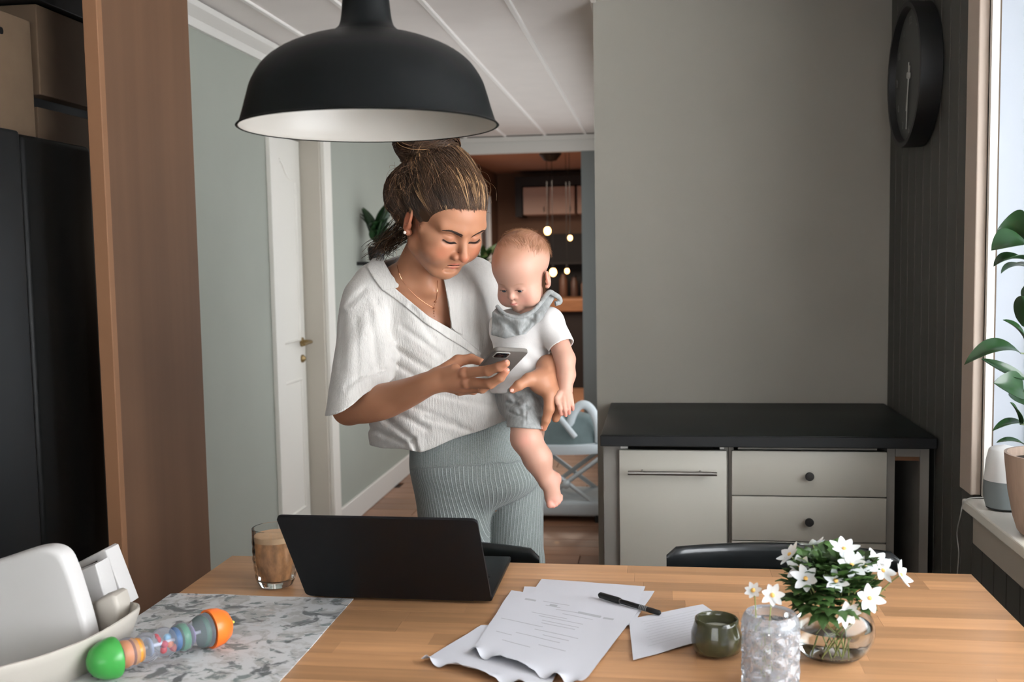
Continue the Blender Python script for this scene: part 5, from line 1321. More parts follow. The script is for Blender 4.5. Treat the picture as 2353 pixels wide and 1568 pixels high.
lo, hi = wp(745, 545, 2.4), wp(1185, 1060, 2.4); lo = np.array([lo[0]-.02, 2.28, hi[2]-.0]); hi = np.array([hi[0]+.02, 2.80, wp(900, 545, 2.5)[2]])
v, q = grid_mesh(shirt, lo, hi, .0028, .003); v = relax(v, q, 2, .45)
sh = link('blouse', fast_mesh('blouse', v, q, woman.location), MUSLIN, woman)
def layer(name, poly, th0, th1, m, lo, hi, h=.0018, parent=None, base=None, front=True):
    base = base or (lambda P: shirt_base(P)+folds(P))
    def f(P):
        s_ = base(P); d = np.maximum(s_-th1, -(s_-th0)); d = np.maximum(d, poly2(poly, P))
        return np.maximum(d, topix(P)[2]-lay_z) if front else d
    v, q = grid_mesh(f, lo, hi, h, .002); v = relax(v, q, 3, .5)
    return link(name, fast_mesh(name, v, q, woman.location), m, parent or woman)
lay_z = topix(chest[None])[2][0]+.01
clo, chi = wp(825, 560, 2.4), wp(1125, 830, 2.4); clo = np.array([clo[0], 2.30, chi[2]]); chi = np.array([chi[0], 2.66, wp(850, 560, 2.5)[2]])
layer('collar', [(864, 572), (846, 592), (838, 606), (858, 640), (880, 669), (915, 661), (918, 652), (900, 632), (884, 604), (874, 582)], .0002, .0062, MUSLIN, clo, chi, parent=sh)
layer('placket', [(880, 667), (905, 660), (940, 690), (985, 727), (1038, 757), (1075, 785), (1108, 812), (1102, 822), (1030, 778), (975, 742), (925, 700)], .0002, .0050, MUSLIN, clo, chi, parent=sh)
layer('lapel', [(1019, 642), (1040, 600), (1056, 600), (1066, 650), (1060, 700), (1062, 770), (1046, 762), (1037, 752), (1031, 700)], .0002, .0055, MUSLIN, clo, chi, parent=sh)
def surf(px, py, base, Y0=2.2, n=34):
    p = at(px, py, Y=Y0)[None]; d = nv(p[0]-CAMC)
    for _ in range(n): p = p+d*np.clip(base(p), -.02, .05)[:, None]*.7
    return p[0]
sb_ = lambda P: shirt_base(P)+folds(P)
bpnt = surf(1150, 925, sb_)
MB().lathe([(.0001, 0), (.0055, .0), (.0062, .0012), (.0058, .0024), (.0045, .0020), (.0001, .0018)], bpnt-nv(bpnt-CAMC)*.0005, 18, dirv=-nv(bpnt-CAMC)).build('button', mat('pearl_button', (236, 232, 226), .3), sh, 50)
# necklace
NB = BODYW+HEADW
def onbody(px, py): return surf(px, py, lambda P: evalops(NB, P), 2.36, 20)
ch = catm([onbody(x, y)-np.array([0, .0012, 0]) for x, y in ((912, 575), (913, 610), (925, 645), (950, 675), (975, 695), (996, 708))], 6); ch2 = catm([onbody(x, y)-np.array([0, .0012, 0]) for x, y in ((1006, 645), (1005, 670), (1003, 690))], 6)
NK = mat('necklace_gold', (190, 140, 110), .25, metal=1)
MB().tube(ch, .0006, 5).tube(ch2, .0006, 5).build('necklace', NK, woman, 60)
m = MB()
for i, (x, y) in enumerate(((1001, 694), (999, 701), (997, 708), (998, 715), (997, 721), (998, 727))):
    p = onbody(x, y)-np.array([0, .0015, 0]); bm = bmesh.new(); bmesh.ops.create_icosphere(bm, subdivisions=1, radius=.0032 if i in (0, 2) else .0014); m.bm(bm, Matrix.Translation(p))
m.build('pendant_links', NK, woman, 60)
rp = hp(1106, 893, 2.208)
MB().lathe([(.0108, -.001), (.0116, 0), (.0108, .001)], rp, 24, dirv=nv(hp(1108, 893, 2.21)-kR_), close=True).build('ring', NK, woman, 60)
# finger nails
NAIL = mat('nail_pink', (232, 178, 164), .25, coat=.3)
def nail(c, d_, n_, L_=.0055, W_=.0042):
    d_ = nv(d_); n_ = nv(np.array(n_)-d_*np.dot(n_, d_)); s_ = np.cross(d_, n_); rings = []
    for t_ in np.linspace(0, 1, 7):
        w_ = W_*math.sqrt(max(1-(2*t_-1)**4, .02)); rings.append([c+d_*(t_-.5)*2*L_+s_*w_*a-n_*.0018*(a*a)+n_*.0004 for a in np.linspace(-1, 1, 7)])
    m_ = MB().ring(rings, False, False); m_.ring([[p-n_*.0006 for p in r_] for r_ in rings[::-1]], False, False); return m_
for c, d_, n_, r0 in ((hp(1161, 835.5, 2.138), hp(1163, 835, 2.138)-hp(1147, 843, 2.145), (.1, -.6, .8), .0086), (hp(1161, 855, 2.152), hp(1163, 853, 2.152)-hp(1150, 868, 2.160), (.6, -.7, .3), .0081), (wp(1180, 895, 2.343), wp(1178, 896, 2.343)-wp(1192, 886, 2.345), (-.2, -1, -.1), .0094), (wp(1250, 981, 2.371), wp(1249, 984, 2.372)-wp(1255, 965, 2.365), (-.5, -.8, 0), .0084)):
    nn_ = nv(n_); nail(np.array(c)+nn_*r0, d_, nn_).build('nail', NAIL, woman, 60)
# leggings
kneeR2, kneeL2 = np.array([-.535, 2.60, .47]), np.array([-.375, 2.64, .47])
LG = [('+', cap(wp(1050, 930, 2.58), wp(1072, 1035, 2.59), .118, .142, (tn, .76)), .03), ('+', ell(wp(1093, 1092, 2.605), (.166, .120, .082)), .05), ('+', cap(wp(1072, 1035, 2.59), wp(1086, 1068, 2.60), .14, .115, (tn, .78)), .03)]
LG += [('+', cap(wp(1042, 1145, 2.59), wp(1049, 1300, 2.59), .098, .088), .03), ('+', cap(wp(1049, 1300, 2.59), kneeR2, .088, .064), .02), ('+', cap(kneeR2, np.array([-.52, 2.68, .10]), .064, .040), .03)]
LGL = [('+', cap(wp(1182, 1120, 2.645), wp(1188, 1300, 2.645), .077, .071), .03), ('+', cap(wp(1188, 1300, 2.645), kneeL2, .071, .060), .02), ('+', cap(kneeL2, np.array([-.35, 2.73, .10]), .060, .040), .03)]
def legg(P):
    a = evalops(LG, P); b_ = evalops(LGL, P); d = smin(a, b_, .008)
    return np.maximum(d, -(P[:, 2]-.095))
v, q = grid_mesh(legg, [-.80, 2.42, .085], [-.16, 2.86, wp(1050, 940, 2.6)[2]], .0045, .004); v = relax(v, q, 2, .45)
ll = np.array([.90, .42, 0]); ll /= np.linalg.norm(ll); fr = np.array([.42, -.90, 0]); fr /= np.linalg.norm(fr)
c0 = wp(1093, 1100, 2.60)
la, fa = (v-c0)@ll, (v-c0)@fr
u_h = np.arctan2(la/.165, np.maximum(fa, -.2)/.115+.0)*.150
isL = evalops(LGL, v) < evalops(LG[1:], v)
def legu(top, kn):
    t_ = (v[:, 2]-kn[2])/(top[2]-kn[2]); c = kn+(top-kn)*t_[:, None]; return np.arctan2((v-c)@ll, (v-c)@fr)*.088+((top-c0)@ll)*1.0
tR, tL = wp(1042, 1150, 2.59), wp(1182, 1150, 2.63)
u_l = np.where(isL, legu(tL, kneeL2)+.004, legu(tR, kneeR2))
x_, y_, _z = topix(v); wz = np.clip((y_-1120)/100, 0, 1); wz = wz*wz*(3-2*wz)
zz = np.maximum(c0[2]+.02-v[:, 2], 0)
uR = np.arctan2((la-.22*zz*np.clip((la+.14)/.16, 0, 1.3))/.165, np.maximum(fa, -.2)/.115)*.150
cL0, cL1 = wp(1182, 1120, 2.645), wp(1188, 1300, 2.645); tl_ = ((v[:, 2]-cL0[2])/(cL1[2]-cL0[2]))[:, None]; cLL = cL0+(cL1-cL0)*tl_; uL = np.arctan2((v-cLL)@ll+.12*zz, (v-cLL)@fr)*.080+.0049
uu = np.where(isL, uL, uR)
bandy = 1079-(x_-945)*.07
band = y_ < bandy
rib = np.where(band, u_h/.0056, uu/.0098)
me = fast_mesh('leggings', v, q, woman.location); set_attr(me, 'rib', rib, 'FLOAT'); set_attr(me, 'band', band.astype(float), 'FLOAT')
def rib_mat():
    m = mat('ribbed_grey_knit', (122, 131, 131), .9, sheen=.3, spec=.1); nt = m.node_tree; N = nt.nodes; L = nt.links; b = N['Principled BSDF']
    def nd(op, a, b_=None, c=None):
        n = N.new('ShaderNodeMath'); n.operation = op
        for i, x in enumerate((a, b_, c)):
            if x is None: continue
            if isinstance(x, (int, float)): n.inputs[i].default_value = x
            else: L.new(x, n.inputs[i])
        return n.outputs[0]
    a = N.new('ShaderNodeAttribute'); a.attribute_name = 'rib'; ab = N.new('ShaderNodeAttribute'); ab.attribute_name = 'band'
    f = nd('FRACT', a.outputs['Fac']); tri = nd('ABSOLUTE', nd('SUBTRACT', f, .5))       # 0 at the rib line
    ln = N.new('ShaderNodeMapRange'); ln.interpolation_type = 'SMOOTHSTEP'; ln.inputs['From Min'].default_value = .17; ln.inputs['From Max'].default_value = .04; L.new(tri, ln.inputs['Value'])
    bw_ = nd('MULTIPLY', ln.outputs[0], nd('MULTIPLY_ADD', ab.outputs['Fac'], -.35, 1.0))
    g = N.new('ShaderNodeNewGeometry'); nz = N.new('ShaderNodeTexNoise'); nz.inputs['Scale'].default_value = 800; nz.inputs['Detail'].default_value = 3
    mp = N.new('ShaderNodeMapping'); mp.inputs['Scale'].default_value = (1, 1, .6); L.new(g.outputs['Position'], mp.inputs['Vector']); L.new(mp.outputs[0], nz.inputs['Vector'])
    cr_ = N.new('ShaderNodeMix'); cr_.data_type = 'RGBA'; cr_.inputs['A'].default_value = (*lin((100, 108, 106)), 1); cr_.inputs['B'].default_value = (*lin((148, 154, 151)), 1)
    mr = N.new('ShaderNodeMapRange'); mr.inputs['From Min'].default_value = .3; mr.inputs['From Max'].default_value = .7; L.new(nz.outputs['Fac'], mr.inputs['Value']); L.new(mr.outputs[0], cr_.inputs['Factor'])
    c2 = N.new('ShaderNodeMix'); c2.data_type = 'RGBA'; L.new(cr_.outputs['Result'], c2.inputs['A']); c2.inputs['B'].default_value = (*lin((200, 206, 205)), 1)
    L.new(nd('MULTIPLY', bw_, .45), c2.inputs['Factor']); L.new(c2.outputs['Result'], b.inputs['Base Color'])
    bp = N.new('ShaderNodeBump'); bp.inputs['Strength'].default_value = .8; bp.inputs['Distance'].default_value = .0018
    L.new(nd('MULTIPLY_ADD', bw_, 1.0, nd('MULTIPLY', nz.outputs['Fac'], .3)), bp.inputs['Height']); L.new(bp.outputs['Normal'], b.inputs['Normal']); return m
link('leggings', me, rib_mat(), woman)

# ------------------------------------------------------------------ phone
pcn = hp(1153, 829, 2.185)+np.array([0, 0, 0]); lv = nv((.060, -.118, .057)); sv = nv((.068, .031, -.007)); sv = nv(sv-lv*(sv@lv)); nb_ = np.cross(lv, sv); nb_ = nb_ if nb_[1] < 0 else -nb_
t = thing('phone', 'smartphone in a grey case held in the woman\'s hand', 'phone', tuple(pcn))
def rr_poly(w_, h_, r, n=6):
    p = []
    for cxx, cyy, a0 in ((w_-r, h_-r, 0), (-w_+r, h_-r, 90), (-w_+r, -h_+r, 180), (w_-r, -h_+r, 270)):
        for s_ in range(n+1): a = math.radians(a0+90*s_/n); p.append((cxx+r*math.cos(a), cyy+r*math.sin(a)))
    return p
PF = lambda x, y, z: pcn+sv*x+lv*y+nb_*z
pr_ = []
for z, ins in ((-.0048, .0022), (-.0042, .0007), (-.003, 0), (.003, 0), (.0042, .0007), (.0048, .0022)): pr_.append([PF(x, y, z) for x, y in rr_poly(.0375-ins, .0755-ins, .011-ins*.5)])
MB().ring(pr_).build('case', mat('phone_case_grey', (104, 99, 94), .7, spec=.25), t, 40)
MB().prism(rr_poly(.034, .072, .009), -.0052, -.0049, PF).build('screen', mat('phone_screen', (30, 34, 40), .1), t)
cm = [(x-.016, y+.051) for x, y in rr_poly(.0165, .0165, .006)]
MB().prism(cm, .0045, .0062, PF).build('camera_frame', mat('camera_ring', (176, 172, 166), .3), t)
MB().prism([(x-.016, y+.051) for x, y in rr_poly(.0145, .0145, .005)], .0060, .0066, PF).build('camera_glass', mat('camera_glass_black', (16, 22, 30), .08), t)
for a, b_ in ((-.009, .058), (-.009, .044), (-.023, .051)): MB().lathe([(.0001, .0066), (.0048, .0066), (.0052, .0076), (.0040, .0078), (.0001, .0072)], pcn+sv*a+lv*b_, 18, dirv=nb_).build('lens', mat('lens_black', (8, 10, 14), .05), t, 50)
# ================================================================== BABY
fb, tb = math.radians(22), math.radians(22)
Bf = np.array([-math.sin(fb)*math.cos(tb), -math.cos(fb)*math.cos(tb), -math.sin(tb)]); Bl = np.array([math.cos(fb), -math.sin(fb), 0.0]); Bu = np.cross(Bf, Bl)
BM_ = np.stack([Bl, Bf, Bu], 1); BO = wp(1256, 643, 2.44)-Bl*.063
def BL(p): return BO+BM_@np.array(p, float)
def inB(P): return (P-BO)@BM_
def headops_baby():
    o = []; A_ = lambda f, k=.01: o.append(('+', f, k)); D_ = lambda f, k=.005: o.append(('-', f, k))
    A_(ell((0, -.010, .052), (.066, .080, .068))); A_(ell((0, .030, .040), (.052, .042, .050)), .02)
    A_(ell((0, .020, -.008), (.052, .046, .046)), .02)
    for s in (-1, 1): A_(sph((s*.029, .035, -.027), .0275), .014)
    A_(ell((0, .052, -.030), (.022, .016, .018)), .012); A_(sph((0, .0505, -.049), .0115), .012)
    for s in (-1, 1): D_(ell((s*.0215, .0765, .000), (.0125, .0100, .0072)), .009)
    for s in (-1, 1): A_(sph((s*.0215, .0535, -.0005), .0122), .003)
    for s in (-1, 1): D_(ell((s*.0215, .0680, -.0020), (.0102, .0065, .0034)), .0012)
    A_(cap((0, .062, .004), (0, .0695, -.011), .0045, .0058), .008); A_(sph((0, .0705, -.0145), .0066), .004)
    for s in (-1, 1): A_(sph((s*.0078, .0645, -.0165), .0050), .004); D_(sph((s*.0040, .0700, -.0200), .0019), .0015)
    for s in (-1, 1): A_(cap((0, .0700, -.0290), (s*.0110, .0635, -.0318), .0036, .0018), .004)
    A_(cap((-.005, .0675, -.0350), (.005, .0675, -.0350), .0040, .0040), .004); D_(ell((0, .071, -.0318), (.0105, .008, .0007)), .0012)
    for s in (-1, 1):
        Me = np.stack([nv((1, s*-.35, 0)), nv((s*.35, 1, -.15)), nv((0, .15, 1))], 1)
        A_(ell((s*.0655, -.004, .001), (.0052, .0125, .0205), Me), .005); A_(sph((s*.0630, .003, -.016), .0055), .004)
        D_(ell((s*.0708, -.001, .004), (.0042, .0066, .0120), Me), .002); A_(cap((s*.0645, .004, -.002), (s*.0645, .004, -.006), .003, .003), .002)
    return o
HBb = headops_baby(); HEADB = place(HBb, BO, BM_, 1.0)
bsh, bel, bwr = wp(1268, 742, 2.465), wp(1298, 826, 2.425), wp(1299, 888, 2.40)
bhipL, bkn, bank = wp(1207, 915, 2.445), wp(1209, 1008, 2.375), wp(1254, 1106, 2.40)
BB = [('+', cap(BL((0, -.012, -.035)), wp(1212, 740, 2.485), .034, .036), .02), ('+', cap(wp(1202, 775, 2.485), wp(1193, 865, 2.475), .058, .064, ((0, 1, 0), .8)), .03), ('+', cap(wp(1193, 865, 2.49), wp(1203, 910, 2.50), .052, .050, ((0, 1, 0), .8)), .03)]
BB += [('+', cap(wp(1165, 750, 2.50), bsh, .026, .026), .01)]
BB += [('+', cap(bsh, bel, .0265, .0245), .004), ('+', cap(bel, wp(1301, 862, 2.41), .0250, .0225), .008), ('+', cap(wp(1301, 862, 2.41), bwr, .0225, .0180), .006)]
bh = wp(1297, 910, 2.385)
BB += [('+', cap(wp(1299, 899, 2.393), bh, .0178, .0168, ((.2, -1, 0), .75)), .004)]
for (k0, a, b_, c) in (((1286, 912, 2.376), (1285, 925, 2.366), (1287, 940, 2.358), (1290, 953, 2.366)), ((1294, 914, 2.376), (1295, 928, 2.366), (1298, 943, 2.360), (1300, 955, 2.368)), ((1303, 913, 2.380), (1304, 926, 2.372), (1307, 940, 2.367), (1308, 950, 2.374)), ((1310, 909, 2.387), (1312, 920, 2.382), (1315, 932, 2.378), (1316, 941, 2.383))):
    k0, a, b_, c = [wp(*q_) for q_ in (k0, a, b_, c)]; BB += [('+', cap(k0, a, .0072, .0068), .003), ('+', cap(a, b_, .0066, .0058), .0012), ('+', cap(b_, c, .0057, .0047), .001)]
BB += [('+', cap(wp(1286, 905, 2.378), wp(1279, 916, 2.368), .0085, .0075), .004), ('+', cap(wp(1279, 916, 2.368), wp(1281, 927, 2.362), .0072, .0058), .002)]
BB += [('+', cap(bhipL, bkn, .040, .0365), .01), ('+', cap(bkn, wp(1236, 1055, 2.39), .0360, .0335), .010), ('+', cap(wp(1236, 1055, 2.39), bank, .0335, .0190), .012)]
BB += [('+', sph(wp(1275, 1100, 2.412), .0160), .02), ('+', cap(wp(1265, 1110, 2.398), wp(1271, 1145, 2.378), .0205, .0205, (nv((.3, -1, .3)), .78)), .012)]
for i, (x, y, r) in enumerate(((1263, 1161, .0088), (1271, 1163, .0068), (1278, 1160, .0062), (1284, 1155, .0058), (1289, 1149, .0052))):
    BB += [('+', cap(wp(x, y-9, 2.370+.002*i), wp(x, y, 2.362+.003*i), r, r*.92), .0025)]
BB += [('+', cap(wp(1195, 905, 2.50), wp(1225, 960, 2.70), .045, .036), .02), ('+', cap(wp(1225, 960, 2.70), wp(1225, 1050, 2.82), .036, .024), .02), ('+', cap(wp(1225, 1050, 2.82), wp(1225, 1085, 2.79), .022, .016), .02)]
BB += [('+', cap(wp(1155, 745, 2.50), wp(1150, 800, 2.56), .026, .022), .02), ('+', cap(wp(1150, 800, 2.56), wp(1170, 820, 2.62), .022, .016), .02)]
def skin_color_b(P):
    q = inB(P); c = np.tile(np.array(lin((190, 147, 128))), (len(P), 1))
    for s in (-1, 1):
        c = mixc(c, .40*gau(q, (s*.030, .055, -.024), (.016, .03, .014)), (226, 150, 136)); c = mixc(c, .45*gau(q, (s*.067, -.002, 0), (.01, .016, .022)), (222, 142, 124))
        c = mixc(c, .35*gau(q, (s*.0215, .066, .001), (.012, .012, .006)), (196, 140, 124))
    c = mixc(c, .25*gau(q, (0, .071, -.014), (.01, .01, .008)), (226, 150, 134))
    lw = np.clip(1.7*gau(q, (0, .068, -.0325), (.0115, .012, .0052))-.4, 0, 1); c = mixc(c, .75*lw, (206, 124, 118))
    for t_ in (wp(1288, 950, 2.368), wp(1298, 952, 2.37), wp(1306, 948, 2.376), wp(1313, 940, 2.386), wp(1265, 1162, 2.365), wp(1280, 1158, 2.37), bkn+np.array([0, -.03, 0]), wp(1277, 1103, 2.4)): c = mixc(c, .35*gau(P, t_, (.016, .016, .016)), (224, 140, 128))
    # thin fair hair on the skull
    n_ = np.array([mnoise.noise(Vector((a*60, b_*60, c_*25))) for a, b_, c_ in q[:1]]) if False else 0
    hz_ = np.clip((q[:, 2]-.060+.35*np.clip(-q[:, 1]+.02, 0, 1)+.25*np.abs(q[:, 0])*0+ .010*np.sin(q[:, 0]*160+q[:, 1]*90)*.5)/.030, 0, 1)*(q[:, 2] > .012)*np.clip((.085-q[:, 1])/.02, 0, 1)
    c = mixc(c, .55*hz_, (160, 112, 82)); return c
baby = thing('person', 'baby in white shirt, grey neck scarf and grey shorts carried on the woman\'s hip', 'person', tuple(wp(1192, 930, 2.47)))
lo, hi = bbox([wp(1130, 520, 2.4), wp(1325, 520, 2.4), wp(1325, 1175, 2.4), wp(1200, 900, 2.88), wp(1200, 900, 2.32)], .012)
parts = []; cols = []
zc = wp(1200, 770, 2.45)[2]
l_, h_ = np.array([lo[0], 2.33, zc]), np.array([hi[0], 2.62, hi[2]+.02]); v, q = closed_mesh(clip_box(BB+HEADB, l_+.004, h_-.004), l_, h_, .0013); v = relax(v, q, 1, .35); parts.append((v, q)); cols.append(skin_color_b(v))
l_, h_ = np.array([lo[0], 2.33, lo[2]]), np.array([hi[0], 2.90, zc+.014]); v, q = closed_mesh(clip_box([(o_, (lambda P, f=f: f(P)+.0003), k) for o_, f, k in BB], l_+.004, h_-.004), l_, h_, .0020); v = relax(v, q, 1, .35); parts.append((v, q)); cols.append(skin_color_b(v))
me = union(parts, 'body', SKINB, baby.location); co = np.empty(len(me.vertices)*3, np.float32); me.vertices.foreach_get('co', co); set_attr(me, 'Col', skin_color_b(co.reshape(-1, 3)+np.array(baby.location))); link('body', me, SKINB, baby)
# eyes
for s in (-1, 1):
    c = BL((s*.0215, .0532, -.0008)); g_ = nv(Bf*1.0+Bu*-.42+Bl*-.10)
    bm = bmesh.new(); bmesh.ops.create_uvsphere(bm, u_segments=24, v_segments=16, radius=.0112); ey = MB().bm(bm, Matrix.Translation(c)).build('eye', mat('eye_white', (214, 208, 204), .15), baby, 60)
    MB().lathe([(.0001, .01145), (.003, .0113), (.0064, .0098)], c, 20, dirv=g_).build('iris', mat('eye_iris', (48, 54, 62), .1), ey, 60)
    MB().lathe([(.0001, .01165), (.0022, .0114), (.0026, .0112)], c, 16, dirv=g_).build('pupil', mat('eye_pupil', (6, 6, 8), .05), ey, 60)
    P = []; P2 = []; rb = np.random.default_rng(4)
    for i in range(60):
        t_ = rb.random(); x = s*(.009+.022*t_); z = .0135+.004*math.sin(t_*2.4)+rb.uniform(-1, 1)*.0014; dd = nv((s, 0, .25-.6*t_))
        P.append([(x+dd[0]*.005*k_, .1, z+dd[2]*.005*k_) for k_ in (0, .33, .66, 1)])
    v, q = tubes((BO+proj(HBb, np.array(P).reshape(-1, 3), (0, -1, 0), 18)@BM_.T).reshape(-1, 4, 3), np.full((60, 4), .00014)); link('eyebrow', fast_mesh('eyebrow', v, q, baby.location), mat('baby_brow', (176, 134, 108), .6), baby)
    aa = np.linspace(-1, 1, 26); B0 = proj(HBb, np.c_[s*.0215+.0098*aa, np.full(26, .1), .0016-.0010*aa*aa], (0, -1, 0), 18)
    for i in range(26):
        a = aa[i]; b0 = B0[i]; dd = nv((a*.5, .8, .05))
        P2.append([BL(b0+dd*.0040*k_) for k_ in (0, .33, .66, 1)])
    aa = np.linspace(-1, 1, 12); lp = (BO+proj(HBb, np.c_[s*.0215+.0100*aa, np.full(12, .1), .0010-.0012*aa*aa], (0, -1, 0), 18)@BM_.T)[None]
    v, q = join_geo([tubes(np.array(P2), np.full((26, 4), .00018)), tubes(lp, np.full((1, 12), .0005), 4)]); link('eyelashes', fast_mesh('eyelashes', v, q, baby.location), mat('baby_lash', (84, 58, 46), .6), baby)
# fine hair
r6 = np.random.default_rng(9); n6 = 2200
dS = r6.normal(0, 1, (n6*3, 3)); dS /= np.linalg.norm(dS, axis=1, keepdims=True)
dS = dS[(dS[:, 2]+.55*(-dS[:, 1]) > .30+.18*r6.random(len(dS)))][:n6]
tr = np.full(len(dS), .11); hc0 = np.array([0, -.010, .052])
for _ in range(12): tr = tr-evalops(HBb, hc0+dS*tr[:, None])*.85
s0 = hc0+dS*tr[:, None]; wh = np.array([.01, -.06, .105])
fl_ = np.stack([.55-dS[:, 0]*.2+.5*np.sin(dS[:, 1]*5), 1.0+0*dS[:, 0], -.1+.5*np.sin(dS[:, 0]*6)], 1); fl_ -= dS*(fl_*dS).sum(1, keepdims=True); fl_ /= np.linalg.norm(fl_, axis=1, keepdims=True)
fl_ += r6.normal(0, .12, fl_.shape)
t6 = np.linspace(0, 1, 5)[None, :, None]; L6 = r6.uniform(.012, .026, (len(dS), 1, 1))
Pb = s0[:, None]+fl_[:, None]*L6*t6-dS[:, None]*(L6**2*t6**2)*6.5+dS[:, None]*(.0006+.0010*r6.random((len(dS), 1, 1))*t6)
v, q = tubes(BO+Pb@BM_.T, np.full((len(dS), 5), .00015))
o = link('hair', fast_mesh('hair', v, q, baby.location), mat('baby_hair', (176, 130, 96), .5), baby); o['kind'] = 'stuff'
# shirt
def tee_base(P, t=0.0, clip=True):
    d = cap(wp(1160, 752, 2.495), wp(1258, 742, 2.472), .040-t, .040-t)(P)
    d = smin(d, cap(wp(1202, 778, 2.485), wp(1193, 875, 2.475), .068-t, .076-t, ((0, 1, 0), .82))(P), .03)
    a, b_ = wp(1262, 745, 2.467), wp(1290, 797, 2.437)
    s1 = cap(a, b_+(b_-a)*.3, .036-t, .033-t)(P)
    if clip: s1 = np.maximum(s1, (P-b_)@nv((b_-a)+np.array([.0, 0, -.004])))
    d = smin(d, s1, .012)
    return d
def tfold(P):
    x, y, z = topix(P)
    f = .0020*np.sin((y-.35*x)/7.0+1.2*np.sin(x/23.0))*np.clip((y-790)/30, 0, 1)*np.clip((x-1150)/60, 0, 1)
    return f+.0016*np.sin((x*.8+y*.6)/9.0)*np.exp(-((x-1262)/28)**2-((y-770)/40)**2)
def tee(P):
    f = tfold(P); d = np.maximum(tee_base(P)+f, -(tee_base(P, 0, False)+f+.004))
    x, y, z = topix(P); d = np.maximum(d, (y-905)*.00105)
    return np.maximum(d, -cap(BL((0, -.012, -.035)), wp(1212, 742, 2.485), .040, .037)(P))
TEE = cloth_mat('baby_white_cotton', (204, 201, 198), 300, (1, 1, 1), .3, .0008, cvar=.02)
v, q = grid_mesh(tee, [wp(1110, 700, 2.4)[0], 2.37, wp(1200, 912, 2.4)[2]], [wp(1330, 700, 2.4)[0], 2.60, wp(1200, 690, 2.4)[2]], .0020, .002); v = relax(v, q, 2, .45)
link('shirt', fast_mesh('shirt', v, q, baby.location), TEE, baby)
# neck scarf
HG = cloth_mat('heather_grey_jersey', (146, 148, 147), 420, (1, 1, .3), .4, .0010, cvar=.28)
BIB = [(1131, 718), (1140, 708), (1158, 718), (1190, 725), (1222, 712), (1250, 684), (1262, 664), (1274, 668), (1277, 682), (1262, 706), (1245, 735), (1224, 752), (1208, 768), (1188, 772), (1160, 778), (1128, 770), (1131, 735)]
bbase = [('+', cap(wp(1160, 745, 2.485), wp(1245, 728, 2.465), .052, .046), .02), ('+', cap(wp(1190, 740, 2.47), wp(1183, 785, 2.465), .062, .064), .03), ('+', cap(wp(1150, 716, 2.46), wp(1200, 742, 2.435), .020, .020), .02), ('+', cap(wp(1200, 742, 2.435), wp(1262, 680, 2.455), .022, .014), .02)]
def bibf(P):
    x, y, z = topix(P); b_ = evalops(bbase, P)
    g_ = .0042*np.sin((y+.28*np.abs(x-1190)-.0*x)/6.6+.4*np.sin(x/17.0))*np.clip((y-690)/25, 0, 1)+.0015*np.sin(x/6.0)
    g_ = g_+creases(x, y, [(1140, 712, 1186, 764, .006, 6), (1150, 735, 1185, 768, .005, 5), (1245, 700, 1200, 762, .006, 6), (1165, 722, 1225, 738, .006, 6), (1228, 728, 1210, 700, .004, 5)])
    s_ = b_+g_; return np.maximum(np.maximum(s_, -(s_+.007)), poly2(BIB, P))
def bib2(P): return np.maximum(bibf(P), topix(P)[2]-topix(wp(1200, 740, 2.50)[None])[2][0])
v, q = grid_mesh(bib2, [wp(1115, 700, 2.4)[0], 2.35, wp(1200, 790, 2.4)[2]], [wp(1300, 700, 2.4)[0], 2.56, wp(1200, 655, 2.4)[2]], .0016, .003); v = relax(v, q, 3, .5)
link('neck_scarf', fast_mesh('neck_scarf', v, q, baby.location), HG, baby)
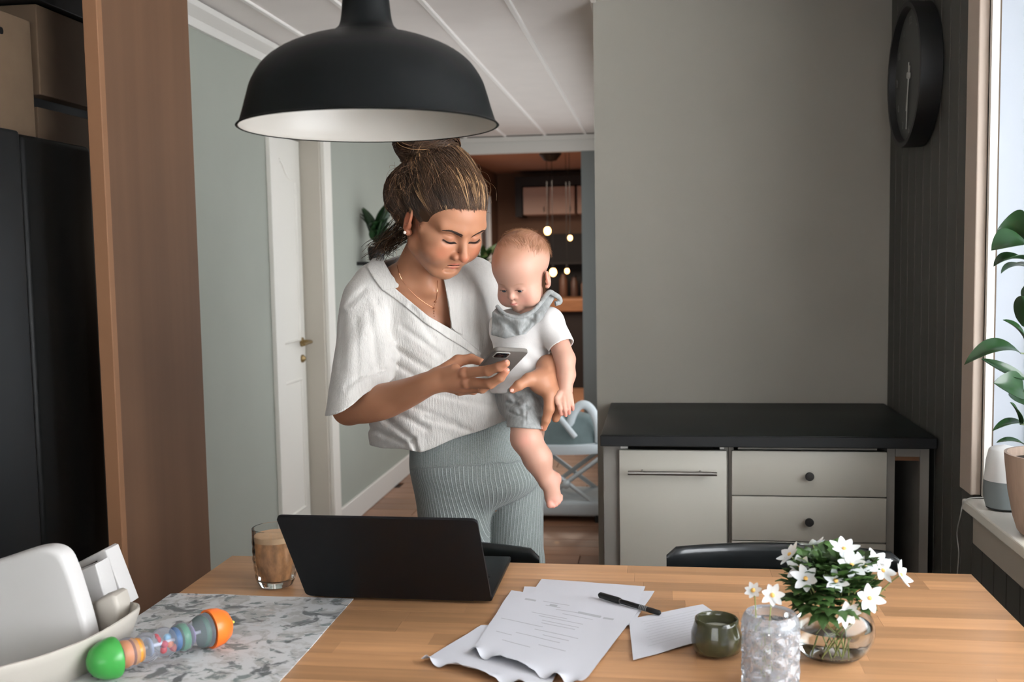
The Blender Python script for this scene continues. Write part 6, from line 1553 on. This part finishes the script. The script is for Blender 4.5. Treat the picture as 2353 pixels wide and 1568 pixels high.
MB().tube(catm([wp(1246, 690, 2.43), wp(1262, 672, 2.43), wp(1272, 676, 2.435), wp(1284, 684, 2.45), wp(1287, 694, 2.455), wp(1276, 698, 2.45)], 5), .0062, 10).tube(catm([wp(1142, 704, 2.43), wp(1160, 722, 2.412), wp(1190, 731, 2.405), wp(1222, 718, 2.410), wp(1246, 692, 2.43)], 5), .0050, 10).build('scarf_fold', HG, baby, 60)
# shorts
SHO = [('+', cap(wp(1198, 880, 2.490), wp(1200, 915, 2.490), .066, .060, ((0, 1, 0), .88)), .02), ('+', cap(wp(1208, 915, 2.45), wp(1211, 1000, 2.386), .052, .0455), .03), ('+', cap(wp(1196, 905, 2.50), wp(1222, 955, 2.68), .058, .048), .03)]
CUF = [('+', cap(wp(1209, 945, 2.427), wp(1211, 1000, 2.386), .0480, .0475), .002)]
def shorts(P):
    x, y, z = topix(P)
    f = .0030*np.sin((y*.9+x*.35)/7.5+1.5*np.sin(x/19.0))*np.exp(-((x-1195)/36)**2-((y-930)/34)**2)+.0018*np.sin((x+.2*y)/9.0)
    f = f+creases(x, y, [(1150, 893, 1200, 922, .005, 5), (1168, 925, 1213, 938, .006, 5), (1172, 948, 1205, 962, .005, 4), (1207, 905, 1209, 985, .003, 3), (1215, 892, 1240, 915, .004, 5), (1178, 905, 1195, 950, .004, 5)])
    a = evalops(SHO, P)+f; leg_end = ((y-(984-(x-1210)*-.06))*.00105)
    front = topix(P)[2] < topix(wp(1200, 940, 2.50)[None])[2][0]
    a = np.maximum(a, np.where(front, leg_end, (P-wp(1222, 955, 2.68))@nv((.0, 1, -.3))))
    c = evalops(CUF, P); c = np.maximum(np.maximum(c, leg_end-.001), (958-y)*.00105)
    d = np.minimum(a, c)
    inner = cap(wp(1207, 965, 2.412), wp(1212, 1030, 2.365), .040, .0405)(P)
    d = np.maximum(d, -inner); return np.maximum(d, (872-y-(x-1190)*.02)*.00105)
v, q = grid_mesh(shorts, [wp(1105, 700, 2.4)[0], 2.33, wp(1200, 1000, 2.36)[2]], [wp(1290, 700, 2.4)[0], 2.74, wp(1200, 862, 2.6)[2]], .0020, .004); v = relax(v, q, 2, .45)
link('shorts', fast_mesh('shorts', v, q, baby.location), HG, baby)
